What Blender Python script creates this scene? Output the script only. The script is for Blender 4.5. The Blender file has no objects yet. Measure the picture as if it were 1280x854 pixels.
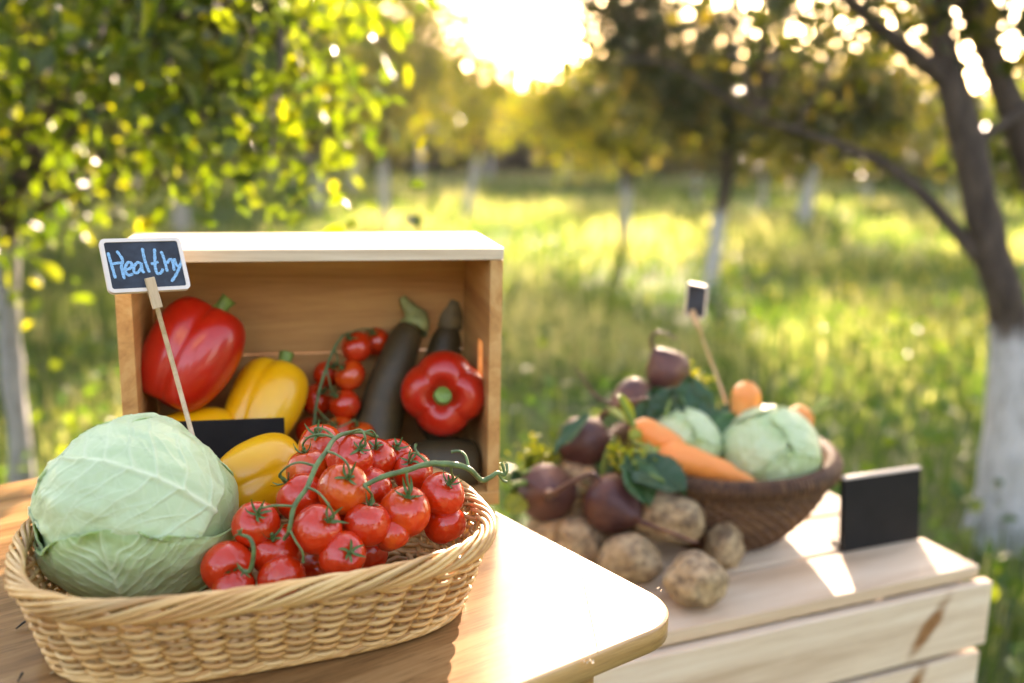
import bpy, bmesh, math, random
import numpy as np
from mathutils import Vector, Matrix

# ------------------------------------------------------------------ camera, sky, sun, exposure
scn = bpy.context.scene
COL = scn.collection
CAM_Z = 1.15
FPX = 1244.4                                   # 35 mm lens, in pixels of a 1280 wide frame
PITCH = math.radians(12.11)
ROLL = math.radians(1.2)
cam_d = bpy.data.cameras.new('camera')
cam_d.lens = 35.0
cam_d.sensor_width = 36.0
cam_d.clip_start = 0.02
cam_d.clip_end = 900.0
cam_d.dof.use_dof = True
cam_d.dof.focus_distance = 0.855
cam_d.dof.aperture_fstop = 2.45
cam = bpy.data.objects.new('camera', cam_d)
COL.objects.link(cam)
cam.matrix_world = (Matrix.Translation((0, 0, CAM_Z)) @ Matrix.Rotation(math.pi / 2 - PITCH, 4, 'X')
                    @ Matrix.Rotation(ROLL, 4, 'Z'))
scn.camera = cam

SUN_EL = math.radians(15.5)
SUN_AZ = math.radians(8.0)                     # to the right of straight ahead (+Y)
world = bpy.data.worlds.new('World')
scn.world = world
world.use_nodes = True
wn = world.node_tree.nodes
wl = world.node_tree.links
wn.clear()
sky = wn.new('ShaderNodeTexSky')
sky.sky_type = 'NISHITA'
sky.sun_disc = False
sky.sun_elevation = SUN_EL
sky.sun_rotation = SUN_AZ
sky.air_density = 0.9
sky.dust_density = 1.6
sky.ozone_density = 0.0
bg = wn.new('ShaderNodeBackground')
bg.inputs['Strength'].default_value = 0.15
wo = wn.new('ShaderNodeOutputWorld')
wl.new(sky.outputs[0], bg.inputs[0])
wl.new(bg.outputs[0], wo.inputs[0])

sun_dir = Vector((math.sin(SUN_AZ) * math.cos(SUN_EL), math.cos(SUN_AZ) * math.cos(SUN_EL), math.sin(SUN_EL)))
sd = bpy.data.lights.new('sun', 'SUN')
sd.energy = 5.0
sd.angle = math.radians(0.55)
sd.color = (1.0, 0.90, 0.76)
sun = bpy.data.objects.new('sun', sd)
COL.objects.link(sun)
sun.rotation_euler = sun_dir.to_track_quat('Z', 'Y').to_euler()
sun.location = sun_dir * 50

scn.view_settings.view_transform = 'Standard'
scn.view_settings.look = 'None'
scn.view_settings.gamma = 1.0
scn.view_settings.exposure = 2.85
scn.view_settings.use_white_balance = True       # camera set to shade, as in the photograph
scn.view_settings.white_balance_temperature = 7850.0
scn.view_settings.white_balance_tint = 23.0
scn.cycles.use_denoising = True
scn.cycles.max_bounces = 6
scn.cycles.diffuse_bounces = 3
scn.cycles.glossy_bounces = 3
scn.cycles.transmission_bounces = 6
scn.cycles.sample_clamp_indirect = 6.0
scn.cycles.caustics_reflective = False
scn.cycles.caustics_refractive = False


# ------------------------------------------------------------------ measuring helpers
def _ray(x, y):
    X, Y = x - 640.0, y - 427.0
    c, s = math.cos(-ROLL), math.sin(-ROLL)
    X, Y = X * c - Y * s, X * s + Y * c
    a, b = X / FPX, -Y / FPX
    return Vector((a, b * math.sin(PITCH) + math.cos(PITCH), b * math.cos(PITCH) - math.sin(PITCH)))


def onz(x, y, z):                              # the point of the photograph that lies at height z
    r = _ray(x, y)
    return r * ((z - CAM_Z) / r.z) + Vector((0, 0, CAM_Z))


def atd(x, y, d):                              # the point of the photograph d metres ahead
    r = _ray(x, y)
    return r * (d / r.y) + Vector((0, 0, CAM_Z))


def axis_to(c, rad, x, y):                     # direction from a ball's centre to the spot seen on its surface
    r = _ray(x, y).normalized()
    o = Vector((0, 0, CAM_Z)) - c
    b = o.dot(r)
    disc = b * b - (o.length_squared - rad * rad)
    t = -b - math.sqrt(disc) if disc > 0 else -b
    return (o + r * t).normalized()


# ------------------------------------------------------------------ numeric noise
def _hash(i, j, k, seed):
    n = (i * 374761393 + j * 668265263 + k * 2147483647 + seed * 144665) & 0x7fffffff
    n = ((n ^ (n >> 13)) * 1274126177) & 0x7fffffff
    n = ((n ^ (n >> 16)) * 1911520717) & 0x7fffffff
    return (n & 0xffff) / 32767.5 - 1.0


def vnoise(P, seed=0):
    P = np.asarray(P, dtype=np.float64)
    F = np.floor(P).astype(np.int64)
    f = P - F
    f = f * f * f * (f * (f * 6 - 15) + 10)
    r = 0
    for dx in (0, 1):
        for dy in (0, 1):
            for dz in (0, 1):
                w = ((f[:, 0] if dx else 1 - f[:, 0]) * (f[:, 1] if dy else 1 - f[:, 1]) * (f[:, 2] if dz else 1 - f[:, 2]))
                r = r + w * _hash(F[:, 0] + dx, F[:, 1] + dy, F[:, 2] + dz, seed)
    return r


def fbm(P, octs=3, seed=0):
    P = np.asarray(P, dtype=np.float64)
    r, a = 0, 1.0
    for o in range(octs):
        r = r + a * vnoise(P * 2 ** o + 7.3 * o, seed + o)
        a *= 0.5
    return r


# ------------------------------------------------------------------ object helpers
def tag(o, label=None, cat=None, group=None, kind=None):
    if label: o['label'] = label
    if cat: o['category'] = cat
    if group: o['group'] = group
    if kind: o['kind'] = kind
    return o


def empty(name, loc, label, cat, group=None, rot=None):
    o = bpy.data.objects.new(name, None)
    o.empty_display_size = 0.02
    COL.objects.link(o)
    if rot is not None:
        o.matrix_world = Matrix.Translation(loc) @ rot.to_4x4()
    else:
        o.location = loc
    return tag(o, label, cat, group)


def link(name, me, mat=None, parent=None, loc=None, rot=None):
    o = bpy.data.objects.new(name, me)
    COL.objects.link(o)
    if mat is not None and not me.materials:
        me.materials.append(mat)
    if parent is not None:
        o.parent = parent
    if rot is not None:
        o.matrix_local = Matrix.Translation(loc if loc is not None else (0, 0, 0)) @ rot.to_4x4()
    elif loc is not None:
        o.location = loc
    return o


def mesh(name, V, F, smooth=True):
    me = bpy.data.meshes.new(name)
    V = np.asarray(V, dtype=np.float32).reshape(-1, 3)
    if isinstance(F, np.ndarray):
        n, k = F.shape
        me.vertices.add(len(V))
        me.vertices.foreach_set('co', V.ravel())
        me.loops.add(n * k)
        me.loops.foreach_set('vertex_index', F.astype(np.int32).ravel())
        me.polygons.add(n)
        me.polygons.foreach_set('loop_start', np.arange(0, n * k, k, dtype=np.int32))
        me.update(calc_edges=True)
    else:
        me.from_pydata(V.tolist(), [], [tuple(f) for f in F])
        me.update()
    me.polygons.foreach_set('use_smooth', [smooth] * len(me.polygons))
    return me


def attr(me, name, vals):
    a = me.attributes.new(name, 'FLOAT', 'POINT')
    a.data.foreach_set('value', np.asarray(vals, dtype=np.float32))


class Geo:
    def __init__(self):
        self.V, self.F, self.n = [], [], 0

    def add(self, V, F):
        V = np.asarray(V, dtype=np.float64)
        self.V.append(V)
        n = self.n
        self.F += [tuple(int(i) + n for i in f) for f in F]
        self.n += len(V)
        return self

    def mesh(self, name, smooth=True):
        return mesh(name, np.concatenate(self.V), self.F, smooth)


def grid_faces(nu, nv, cu=False, cv=False):
    F = []
    for i in range(nu if cu else nu - 1):
        for j in range(nv if cv else nv - 1):
            a, b = i * nv + j, ((i + 1) % nu) * nv + j
            c, d = ((i + 1) % nu) * nv + (j + 1) % nv, i * nv + (j + 1) % nv
            F.append((a, b, c, d))
    return F


def tube(pts, radii, sides=8, closed=False, caps=True):
    P = np.array([tuple(p) for p in pts], dtype=np.float64)
    n = len(P)
    R = np.full(n, radii, dtype=np.float64) if np.isscalar(radii) else np.interp(np.linspace(0, 1, n), np.linspace(0, 1, len(radii)), radii)
    T = np.roll(P, -1, 0) - np.roll(P, 1, 0) if closed else np.gradient(P, axis=0)
    T /= np.maximum(np.linalg.norm(T, axis=1)[:, None], 1e-12)
    ref = np.array([0, 0, 1.0]) if abs(T[0][2]) < 0.9 else np.array([1.0, 0, 0])
    N = np.cross(ref, T[0]); N /= np.linalg.norm(N)
    Ns = [N]
    for i in range(1, n):
        N = Ns[-1] - T[i] * np.dot(Ns[-1], T[i])
        N /= max(np.linalg.norm(N), 1e-12)
        Ns.append(N)
    Ns = np.array(Ns)
    B = np.cross(T, Ns)
    a = np.linspace(0, 2 * math.pi, sides, endpoint=False)
    V = (P[:, None, :] + R[:, None, None] * (np.cos(a)[None, :, None] * Ns[:, None, :] + np.sin(a)[None, :, None] * B[:, None, :])).reshape(-1, 3)
    F = grid_faces(n, sides, closed, True)
    F = [(f[0], f[3], f[2], f[1]) for f in F]
    if caps and not closed:
        F.append(tuple(range(sides)))
        F.append(tuple(range((n - 1) * sides, n * sides))[::-1])
    return V, F


def spline(pts, n=24):                         # Catmull-Rom through the points
    P = [Vector(p) for p in pts]
    P = [P[0] * 2 - P[1]] + P + [P[-1] * 2 - P[-2]]
    out = []
    m = len(P) - 3
    for i in range(n):
        t = i / (n - 1) * m
        k = min(int(t), m - 1)
        u = t - k
        a, b, c, d = P[k:k + 4]
        out.append(0.5 * ((2 * b) + (c - a) * u + (2 * a - 5 * b + 4 * c - d) * u * u + (3 * b - a - 3 * c + d) * u ** 3))
    return out


def rot_to(axis, spin=0.0):                    # rotation taking local +Z to axis
    return Vector(axis).normalized().to_track_quat('Z', 'Y').to_matrix() @ Matrix.Rotation(spin, 3, 'Z')


def board(name, size, mat, parent=None, loc=(0, 0, 0), rot=None, bevel=0.002, seg=2):
    bm = bmesh.new()
    bmesh.ops.create_cube(bm, size=1.0)
    for v in bm.verts:
        v.co = Vector((v.co.x * size[0], v.co.y * size[1], v.co.z * size[2]))
    if bevel:
        bmesh.ops.bevel(bm, geom=bm.edges[:], offset=bevel, segments=seg, affect='EDGES', profile=0.6)
    me = bpy.data.meshes.new(name)
    bm.to_mesh(me)
    bm.free()
    return link(name, me, mat, parent, loc, rot)


# ------------------------------------------------------------------ materials
def material(name):
    m = bpy.data.materials.new(name)
    m.use_nodes = True
    nt = m.node_tree
    b = nt.nodes['Principled BSDF']
    return m, nt, b


def nd(nt, kind, **kw):
    n = nt.nodes.new(kind)
    for k, v in kw.items():
        if k in n.inputs:
            n.inputs[k].default_value = v
        else:
            setattr(n, k, v)
    return n


def ramp(nt, fac, stops):
    r = nt.nodes.new('ShaderNodeValToRGB')
    e = r.color_ramp.elements
    while len(e) < len(stops):
        e.new(0.5)
    for q, (p, c) in zip(e, stops):
        q.position = p
        q.color = (*c, 1) if len(c) == 3 else c
    nt.links.new(fac, r.inputs[0])
    return r.outputs[0]


def mixc(nt, fac, a, b, mode='MIX'):
    m = nt.nodes.new('ShaderNodeMix')
    m.data_type = 'RGBA'
    m.blend_type = mode
    for sock, v in ((m.inputs[0], fac), (m.inputs[6], a), (m.inputs[7], b)):
        if hasattr(v, 'is_linked') or hasattr(v, 'links'):
            nt.links.new(v, sock)
        else:
            sock.default_value = v if isinstance(v, (int, float)) else ((*v, 1) if len(v) == 3 else v)
    return m.outputs[2]


def math_n(nt, op, a, b=0.0):
    m = nt.nodes.new('ShaderNodeMath')
    m.operation = op
    for s, v in zip(m.inputs, (a, b)):
        if hasattr(v, 'links'):
            nt.links.new(v, s)
        else:
            s.default_value = v
    return m.outputs[0]


def coords(nt, scale=(1, 1, 1), out='Object', jitter=False):
    tc = nt.nodes.new('ShaderNodeTexCoord')
    mp = nt.nodes.new('ShaderNodeMapping')
    mp.inputs['Scale'].default_value = scale
    nt.links.new(tc.outputs[out], mp.inputs[0])
    if jitter:
        oi = nt.nodes.new('ShaderNodeObjectInfo')
        cm = nt.nodes.new('ShaderNodeVectorMath')
        cm.operation = 'SCALE'
        cm.inputs[0].default_value = (13.7, 7.9, 23.3)
        nt.links.new(oi.outputs['Random'], cm.inputs['Scale'])
        nt.links.new(cm.outputs[0], mp.inputs['Location'])
    return mp.outputs[0]


def noise_n(nt, vec, scale, detail=4, rough=0.55):
    n = nd(nt, 'ShaderNodeTexNoise', Scale=scale, Detail=detail, Roughness=rough)
    nt.links.new(vec, n.inputs['Vector'])
    return n.outputs[0]


def bump(nt, b, h, strength=0.3, dist=0.001):
    n = nd(nt, 'ShaderNodeBump', Strength=strength, Distance=dist)
    nt.links.new(h, n.inputs['Height'])
    nt.links.new(n.outputs[0], b.inputs['Normal'])


def wood(name, c_lo, c_mid, c_hi, along=0, scale=1.0, rough=0.5, coat=0.0, coat_rough=0.15, knots=(), bumps=0.15, pores=0.0, vary=0.0):
    m, nt, b = material(name)
    st = [1.0, 1.0, 1.0]
    st[along] = 0.07
    v = coords(nt, tuple(s * scale for s in st), jitter=True)
    warp = noise_n(nt, v, 4.0, 2)
    wv = nt.nodes.new('ShaderNodeVectorMath'); wv.operation = 'ADD'
    sc = nt.nodes.new('ShaderNodeVectorMath'); sc.operation = 'SCALE'
    sc.inputs[0].default_value = (0.25, 0.25, 0.25)
    nt.links.new(warp, sc.inputs['Scale'])
    nt.links.new(v, wv.inputs[0]); nt.links.new(sc.outputs[0], wv.inputs[1])
    g1 = noise_n(nt, wv.outputs[0], 22.0, 5, 0.6)
    g2 = noise_n(nt, wv.outputs[0], 150.0, 4, 0.7)
    f = math_n(nt, 'ADD', math_n(nt, 'MULTIPLY', g1, 0.75), math_n(nt, 'MULTIPLY', g2, 0.25))
    col = ramp(nt, f, [(0.36, c_lo), (0.5, c_mid), (0.62, c_hi)])
    if pores:
        st2 = [1.0, 1.0, 1.0]; st2[along] = 0.035
        pv = coords(nt, tuple(s * scale for s in st2), jitter=True)
        pn = noise_n(nt, pv, 420.0, 2, 0.5)
        pm = ramp(nt, pn, [(0.34, (1, 1, 1)), (0.43, (0, 0, 0))])
        col = mixc(nt, math_n(nt, 'MULTIPLY', pm, pores), col, tuple(x * 0.35 for x in c_lo))
    for (kx, ky, kz, rx, ry, rz, ang) in knots:
        tc = nt.nodes.new('ShaderNodeTexCoord')
        mp = nt.nodes.new('ShaderNodeMapping')
        mp.vector_type = 'TEXTURE'
        mp.inputs['Location'].default_value = (kx, ky, kz)
        mp.inputs['Rotation'].default_value = (0, ang, 0)
        mp.inputs['Scale'].default_value = (rx, ry, rz)
        nt.links.new(tc.outputs['Object'], mp.inputs[0])
        nv = nt.nodes.new('ShaderNodeVectorMath'); nv.operation = 'LENGTH'
        nt.links.new(mp.outputs[0], nv.inputs[0])
        dd = math_n(nt, 'ADD', nv.outputs['Value'], math_n(nt, 'MULTIPLY', g1, 0.9))
        km = ramp(nt, math_n(nt, 'MULTIPLY', dd, 0.5), [(0.45, (1, 1, 1)), (0.72, (0, 0, 0))])
        ring = ramp(nt, math_n(nt, 'FRACT', math_n(nt, 'MULTIPLY', dd, 3.0)), [(0.0, (0.36, 0.17, 0.06)), (0.5, (0.24, 0.10, 0.035)), (1.0, (0.36, 0.17, 0.06))])
        col = mixc(nt, km, col, ring)
    if vary:
        oi = nt.nodes.new('ShaderNodeObjectInfo')
        lo = 1 - vary
        col = mixc(nt, 1.0, col, ramp(nt, oi.outputs['Random'], [(0.0, (lo, lo * 0.93, lo * 0.85)), (0.5, (1, 1, 1)), (1.0, (1.08, 1.06, 1.02))]), 'MULTIPLY')
    nt.links.new(col, b.inputs['Base Color'])
    b.inputs['Roughness'].default_value = rough
    b.inputs['Coat Weight'].default_value = coat
    b.inputs['Coat Roughness'].default_value = coat_rough
    bump(nt, b, f, bumps, 0.001)
    return m


def plain(name, col, rough=0.5, var=0.0, nscale=30.0, bumps=0.0, coat=0.0, spec=0.5, sss=0.0, sss_r=(0.01, 0.004, 0.002), dist=0.001, jitter=True):
    m, nt, b = material(name)
    v = coords(nt, jitter=jitter)
    n = noise_n(nt, v, nscale, 4)
    c = col
    if var:
        lo = tuple(max(0, x * (1 - var)) for x in col)
        hi = tuple(min(1, x * (1 + var)) for x in col)
        nt.links.new(ramp(nt, n, [(0.3, lo), (0.7, hi)]), b.inputs['Base Color'])
    else:
        b.inputs['Base Color'].default_value = (*col, 1)
    b.inputs['Roughness'].default_value = rough
    b.inputs['Coat Weight'].default_value = coat
    b.inputs['Coat Roughness'].default_value = 0.08
    b.inputs['Specular IOR Level'].default_value = spec
    if sss:
        b.inputs['Subsurface Weight'].default_value = sss
        b.inputs['Subsurface Radius'].default_value = sss_r
        b.inputs['Subsurface Scale'].default_value = 1.0
    if bumps:
        bump(nt, b, n, bumps, dist)
    return m


def leafy(name, c1, c2, c3, trans=0.5, rough=0.4, tcol=None, gloss=0.5):
    """thin leaf: diffuse + translucent, tint drawn per leaf from the attribute 'rnd'"""
    m, nt, b = material(name)
    a = nt.nodes.new('ShaderNodeAttribute')
    a.attribute_name = 'rnd'
    c = ramp(nt, a.outputs['Fac'], [(0.0, c1), (0.55, c2), (1.0, c3)])
    nt.links.new(c, b.inputs['Base Color'])
    b.inputs['Roughness'].default_value = rough
    b.inputs['Specular IOR Level'].default_value = gloss
    t = nt.nodes.new('ShaderNodeBsdfTranslucent')
    tc = mixc(nt, 1.0, c, tcol or (1.6, 1.5, 0.5), 'MULTIPLY')
    nt.links.new(tc, t.inputs[0])
    mx = nt.nodes.new('ShaderNodeMixShader')
    mx.inputs[0].default_value = trans
    nt.links.new(b.outputs[0], mx.inputs[1])
    nt.links.new(t.outputs[0], mx.inputs[2])
    nt.links.new(mx.outputs[0], nt.nodes['Material Output'].inputs[0])
    return m


def bark_mat(name, white_h, k=1.0):
    m, nt, b = material(name)
    v = coords(nt, (1, 1, 0.35))
    n = noise_n(nt, v, 26.0, 5, 0.65)
    bark = ramp(nt, n, [(0.3, (0.028, 0.018, 0.013)), (0.55, (0.075, 0.052, 0.038)), (0.75, (0.14, 0.105, 0.08))])
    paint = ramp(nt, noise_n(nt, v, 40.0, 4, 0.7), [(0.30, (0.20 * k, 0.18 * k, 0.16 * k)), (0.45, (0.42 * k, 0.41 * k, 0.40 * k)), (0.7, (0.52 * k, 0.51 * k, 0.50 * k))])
    tc = nt.nodes.new('ShaderNodeTexCoord')
    sp = nt.nodes.new('ShaderNodeSeparateXYZ')
    nt.links.new(tc.outputs['Object'], sp.inputs[0])
    z = math_n(nt, 'ADD', sp.outputs[2], math_n(nt, 'MULTIPLY', math_n(nt, 'SUBTRACT', n, 0.5), 0.16))
    f = ramp(nt, math_n(nt, 'SUBTRACT', z, white_h - 0.5), [(0.46, (1, 1, 1)), (0.52, (0, 0, 0))])
    nt.links.new(mixc(nt, f, bark, paint), b.inputs['Base Color'])
    b.inputs['Roughness'].default_value = 0.85
    bump(nt, b, n, 0.6, 0.012)
    return m


TABLE_WOOD = wood('oak_veneer', (0.19, 0.090, 0.032), (0.30, 0.155, 0.058), (0.40, 0.22, 0.088), 0, 2.2, 0.23, 0.0, 0.25, bumps=0.12, pores=0.5)
TABLE_WOOD.node_tree.nodes['Principled BSDF'].inputs['Specular IOR Level'].default_value = 0.20
EDGE_WOOD = wood('oak_edge', (0.30, 0.15, 0.05), (0.45, 0.25, 0.09), (0.56, 0.33, 0.13), 0, 2.4, 0.4, 0.2, 0.2, pores=0.2)
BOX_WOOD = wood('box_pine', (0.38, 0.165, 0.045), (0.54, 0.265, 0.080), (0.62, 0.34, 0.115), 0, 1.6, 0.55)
PINE = wood('raw_pine', (0.57, 0.41, 0.27), (0.74, 0.585, 0.42), (0.82, 0.69, 0.53), 0, 1.5, 0.65, vary=0.14)
PINE_KNOT = wood('raw_pine_knotty', (0.57, 0.41, 0.27), (0.74, 0.585, 0.42), (0.82, 0.69, 0.53), 0, 1.5, 0.65,
                 knots=((0.222, -0.012, 0.0, 0.062, 0.05, 0.017, math.radians(-52)),))
PINE_KNOT2 = wood('raw_pine_knotty_low', (0.57, 0.41, 0.27), (0.74, 0.585, 0.42), (0.82, 0.69, 0.53), 0, 1.5, 0.65,
                  knots=((0.205, -0.012, 0.010, 0.06, 0.05, 0.017, math.radians(-55)),))
STICK = wood('stick_wood', (0.50, 0.34, 0.19), (0.62, 0.45, 0.27), (0.70, 0.54, 0.35), 2, 6.0, 0.6)
FRAME = plain('painted_frame', (0.72, 0.62, 0.52), 0.55, 0.06)
SLATE = plain('chalkboard', (0.024, 0.034, 0.048), 0.7, 0.6, 45, 0.1)
CARD = plain('black_card', (0.010, 0.009, 0.009), 0.7, 0.25, 40, 0.05, spec=0.25)
CHALK = plain('blue_chalk', (0.20, 0.42, 0.60), 0.9, 0.35, 700, 0.4)
WICKER = wood('willow', (0.48, 0.225, 0.068), (0.66, 0.39, 0.14), (0.76, 0.51, 0.225), 0, 1.2, 0.45, 0.08, 0.25, bumps=0.2, vary=0.38)
WICKER_DARK = wood('dark_willow', (0.050, 0.019, 0.008), (0.105, 0.044, 0.017), (0.18, 0.085, 0.034), 0, 3.0, 0.6, 0.0, 0.3)
STEM = plain('vine_green', (0.095, 0.155, 0.048), 0.55, 0.35, 120, 0.2, sss=0.15, sss_r=(0.002, 0.003, 0.001))
CALYX = plain('calyx_green', (0.075, 0.15, 0.035), 0.6, 0.4, 200, 0.2)
STALK = plain('pepper_stalk', (0.16, 0.26, 0.05), 0.5, 0.3, 90, 0.2)


def fruit(name, c_main, c_alt, rough=0.2, coat=0.5, sss=0.25, sr=(0.012, 0.003, 0.001), nscale=22, alt=(0.56, 0.8), bs=28, bst=0.22, bd=0.003):
    m, nt, b = material(name)
    v = coords(nt, jitter=True)
    n = noise_n(nt, v, nscale, 3)
    oi = nt.nodes.new('ShaderNodeObjectInfo')
    nn_ = math_n(nt, 'ADD', n, math_n(nt, 'MULTIPLY', math_n(nt, 'SUBTRACT', oi.outputs['Random'], 0.5), 0.35))
    nt.links.new(ramp(nt, nn_, [(alt[0] - .1, c_main), (alt[1], c_alt)]), b.inputs['Base Color'])
    b.inputs['Roughness'].default_value = rough
    b.inputs['Coat Weight'].default_value = coat
    b.inputs['Coat Roughness'].default_value = 0.06
    b.inputs['Subsurface Weight'].default_value = sss
    b.inputs['Subsurface Radius'].default_value = sr
    b.inputs['Subsurface Scale'].default_value = 1.0
    bump(nt, b, noise_n(nt, v, bs, 2), bst, bd)
    return m


TOMATO = fruit('tomato_skin', (0.58, 0.030, 0.004), (0.68, 0.10, 0.008), 0.16, 0.4, 0.10, nscale=0.9, bs=1.4, bst=0.10, bd=0.10)
RED_PEPPER = fruit('red_pepper_skin', (0.50, 0.014, 0.004), (0.58, 0.035, 0.006), 0.28, 0.35, 0.1)
YELLOW_PEPPER = fruit('yellow_pepper_skin', (0.86, 0.40, 0.006), (0.90, 0.47, 0.015), 0.30, 0.3, 0.15, (0.012, 0.007, 0.001))
AUBERGINE = fruit('aubergine_skin', (0.060, 0.040, 0.014), (0.125, 0.085, 0.028), 0.55, 0.0, 0.0)
CARROT = fruit('carrot_skin', (0.84, 0.27, 0.055), (0.86, 0.35, 0.10), 0.5, 0.1, 0.2, (0.01, 0.004, 0.001), 30)


def beet_mat():
    m, nt, b = material('beet_skin')
    v = coords(nt, jitter=True)
    n = noise_n(nt, v, 14, 5, 0.6)
    nt.links.new(ramp(nt, n, [(0.38, (0.065, 0.022, 0.022)), (0.55, (0.13, 0.048, 0.030)), (0.7, (0.28, 0.13, 0.06))]), b.inputs['Base Color'])
    b.inputs['Roughness'].default_value = 0.5
    bump(nt, b, noise_n(nt, v, 60, 4, 0.6), 0.35, 0.003)
    return m


def potato_mat():
    m, nt, b = material('earthy_potato')
    v = coords(nt, jitter=True)
    n = noise_n(nt, v, 52, 7, 0.72)
    skin = ramp(nt, noise_n(nt, v, 60, 3), [(0.35, (0.38, 0.25, 0.125)), (0.65, (0.54, 0.39, 0.22))])
    soil = ramp(nt, n, [(0.40, (.85, .85, .85)), (0.56, (0, 0, 0))])
    nt.links.new(mixc(nt, soil, skin, (0.12, 0.075, 0.045)), b.inputs['Base Color'])
    b.inputs['Roughness'].default_value = 0.8
    bump(nt, b, n, 0.28, 0.003)
    return m


BEET, POTATO = beet_mat(), potato_mat()


def cabbage_mat(name, pale, green, vein):
    m, nt, b = material(name)
    v = coords(nt)
    av = nt.nodes.new('ShaderNodeAttribute'); av.attribute_name = 'vein'
    at = nt.nodes.new('ShaderNodeAttribute'); at.attribute_name = 'tint'
    n = noise_n(nt, v, 16, 5, 0.6)
    f = math_n(nt, 'ADD', at.outputs['Fac'], math_n(nt, 'MULTIPLY', math_n(nt, 'SUBTRACT', n, 0.5), 0.8))
    base = ramp(nt, f, [(0.0, pale), (1.0, green)])
    # fine net of small veins
    wv = nt.nodes.new('ShaderNodeVectorMath'); wv.operation = 'ADD'
    nn = nd(nt, 'ShaderNodeTexNoise', Scale=30.0, Detail=2.0)
    nt.links.new(v, nn.inputs['Vector'])
    ss = nt.nodes.new('ShaderNodeVectorMath'); ss.operation = 'SCALE'; ss.inputs['Scale'].default_value = 0.02
    nt.links.new(nn.outputs[1], ss.inputs[0])
    nt.links.new(v, wv.inputs[0]); nt.links.new(ss.outputs[0], wv.inputs[1])
    vo = nd(nt, 'ShaderNodeTexVoronoi', Scale=70.0)
    vo.feature = 'DISTANCE_TO_EDGE'
    nt.links.new(wv.outputs[0], vo.inputs['Vector'])
    net = ramp(nt, vo.outputs['Distance'], [(0.0, (1, 1, 1)), (0.12, (0, 0, 0))])
    fine = math_n(nt, 'MULTIPLY', net, 0.12)
    vm = math_n(nt, 'MAXIMUM', math_n(nt, 'MULTIPLY', av.outputs['Fac'], 0.55), fine)
    col = mixc(nt, vm, base, vein)
    dark = ramp(nt, noise_n(nt, coords(nt, (1, 1.6, 0.7)), 23, 6, 0.7), [(0.655, (0, 0, 0)), (0.72, (1, 1, 1))])
    col = mixc(nt, math_n(nt, 'MULTIPLY', dark, 0.7), col, (0.07, 0.16, 0.035))
    nt.links.new(col, b.inputs['Base Color'])
    b.inputs['Roughness'].default_value = 0.42
    b.inputs['Specular IOR Level'].default_value = 0.45
    b.inputs['Subsurface Weight'].default_value = 0.25
    b.inputs['Subsurface Radius'].default_value = (0.004, 0.006, 0.002)
    b.inputs['Subsurface Scale'].default_value = 1.0
    h = math_n(nt, 'ADD', math_n(nt, 'MULTIPLY', n, 0.6), math_n(nt, 'MULTIPLY', net, 0.07))
    bump(nt, b, h, 0.5, 0.005)
    return m


CABBAGE = cabbage_mat('cabbage_leaf', (0.46, 0.58, 0.31), (0.17, 0.29, 0.04), (0.68, 0.76, 0.50))
GREENS = leafy('beet_greens', (0.022, 0.075, 0.03), (0.04, 0.12, 0.045), (0.08, 0.19, 0.06), 0.35, 0.35)
GREENS_Y = leafy('yellow_and_sunlit_greens', (0.20, 0.26, 0.03), (0.34, 0.38, 0.04), (0.5, 0.46, 0.06), 0.45, 0.4)  # sprigs are yellow themselves; on the beet leaves the yellow is painted sunlight
LEAF_NEAR = leafy('pear_leaf', (0.026, 0.050, 0.008), (0.070, 0.105, 0.012), (0.17, 0.175, 0.020), 0.58, 0.35, (2.2, 2.1, 0.5))
LEAF_DARK = leafy('plum_leaf', (0.020, 0.034, 0.010), (0.045, 0.055, 0.013), (0.11, 0.09, 0.018), 0.50, 0.4, (2.0, 1.75, 0.6))
LEAF_GOLD = leafy('orchard_leaf', (0.060, 0.085, 0.012), (0.115, 0.13, 0.017), (0.23, 0.19, 0.028), 0.58, 0.45, (2.0, 1.9, 0.6))
LEAF_FAR = leafy('far_leaf', (0.018, 0.030, 0.009), (0.035, 0.048, 0.012), (0.08, 0.08, 0.018), 0.25, 0.5, (1.8, 1.5, 0.5))
GRASS = leafy('meadow_grass', (0.048, 0.10, 0.021), (0.11, 0.16, 0.038), (0.44, 0.42, 0.23), 0.52, 0.5, (1.65, 1.65, 0.95))
WEED = leafy('meadow_weed', (0.035, 0.085, 0.016), (0.06, 0.125, 0.02), (0.16, 0.20, 0.03), 0.42, 0.45, (1.7, 1.6, 0.45))
BLOOM = plain('yellow_bloom', (0.72, 0.56, 0.06), 0.7, 0.2, 50)
BARK = bark_mat('whitewashed_bark', 0.62)
BARK_HIGH = bark_mat('whitewashed_bark_high', 0.80)
BARK_SHADED = bark_mat('shaded_whitewash_bark', 0.80, 0.55)  # the left trunk's shade is put into a darker whitewash colour
LIMB = bark_mat('bare_bark', -5.0)


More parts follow.
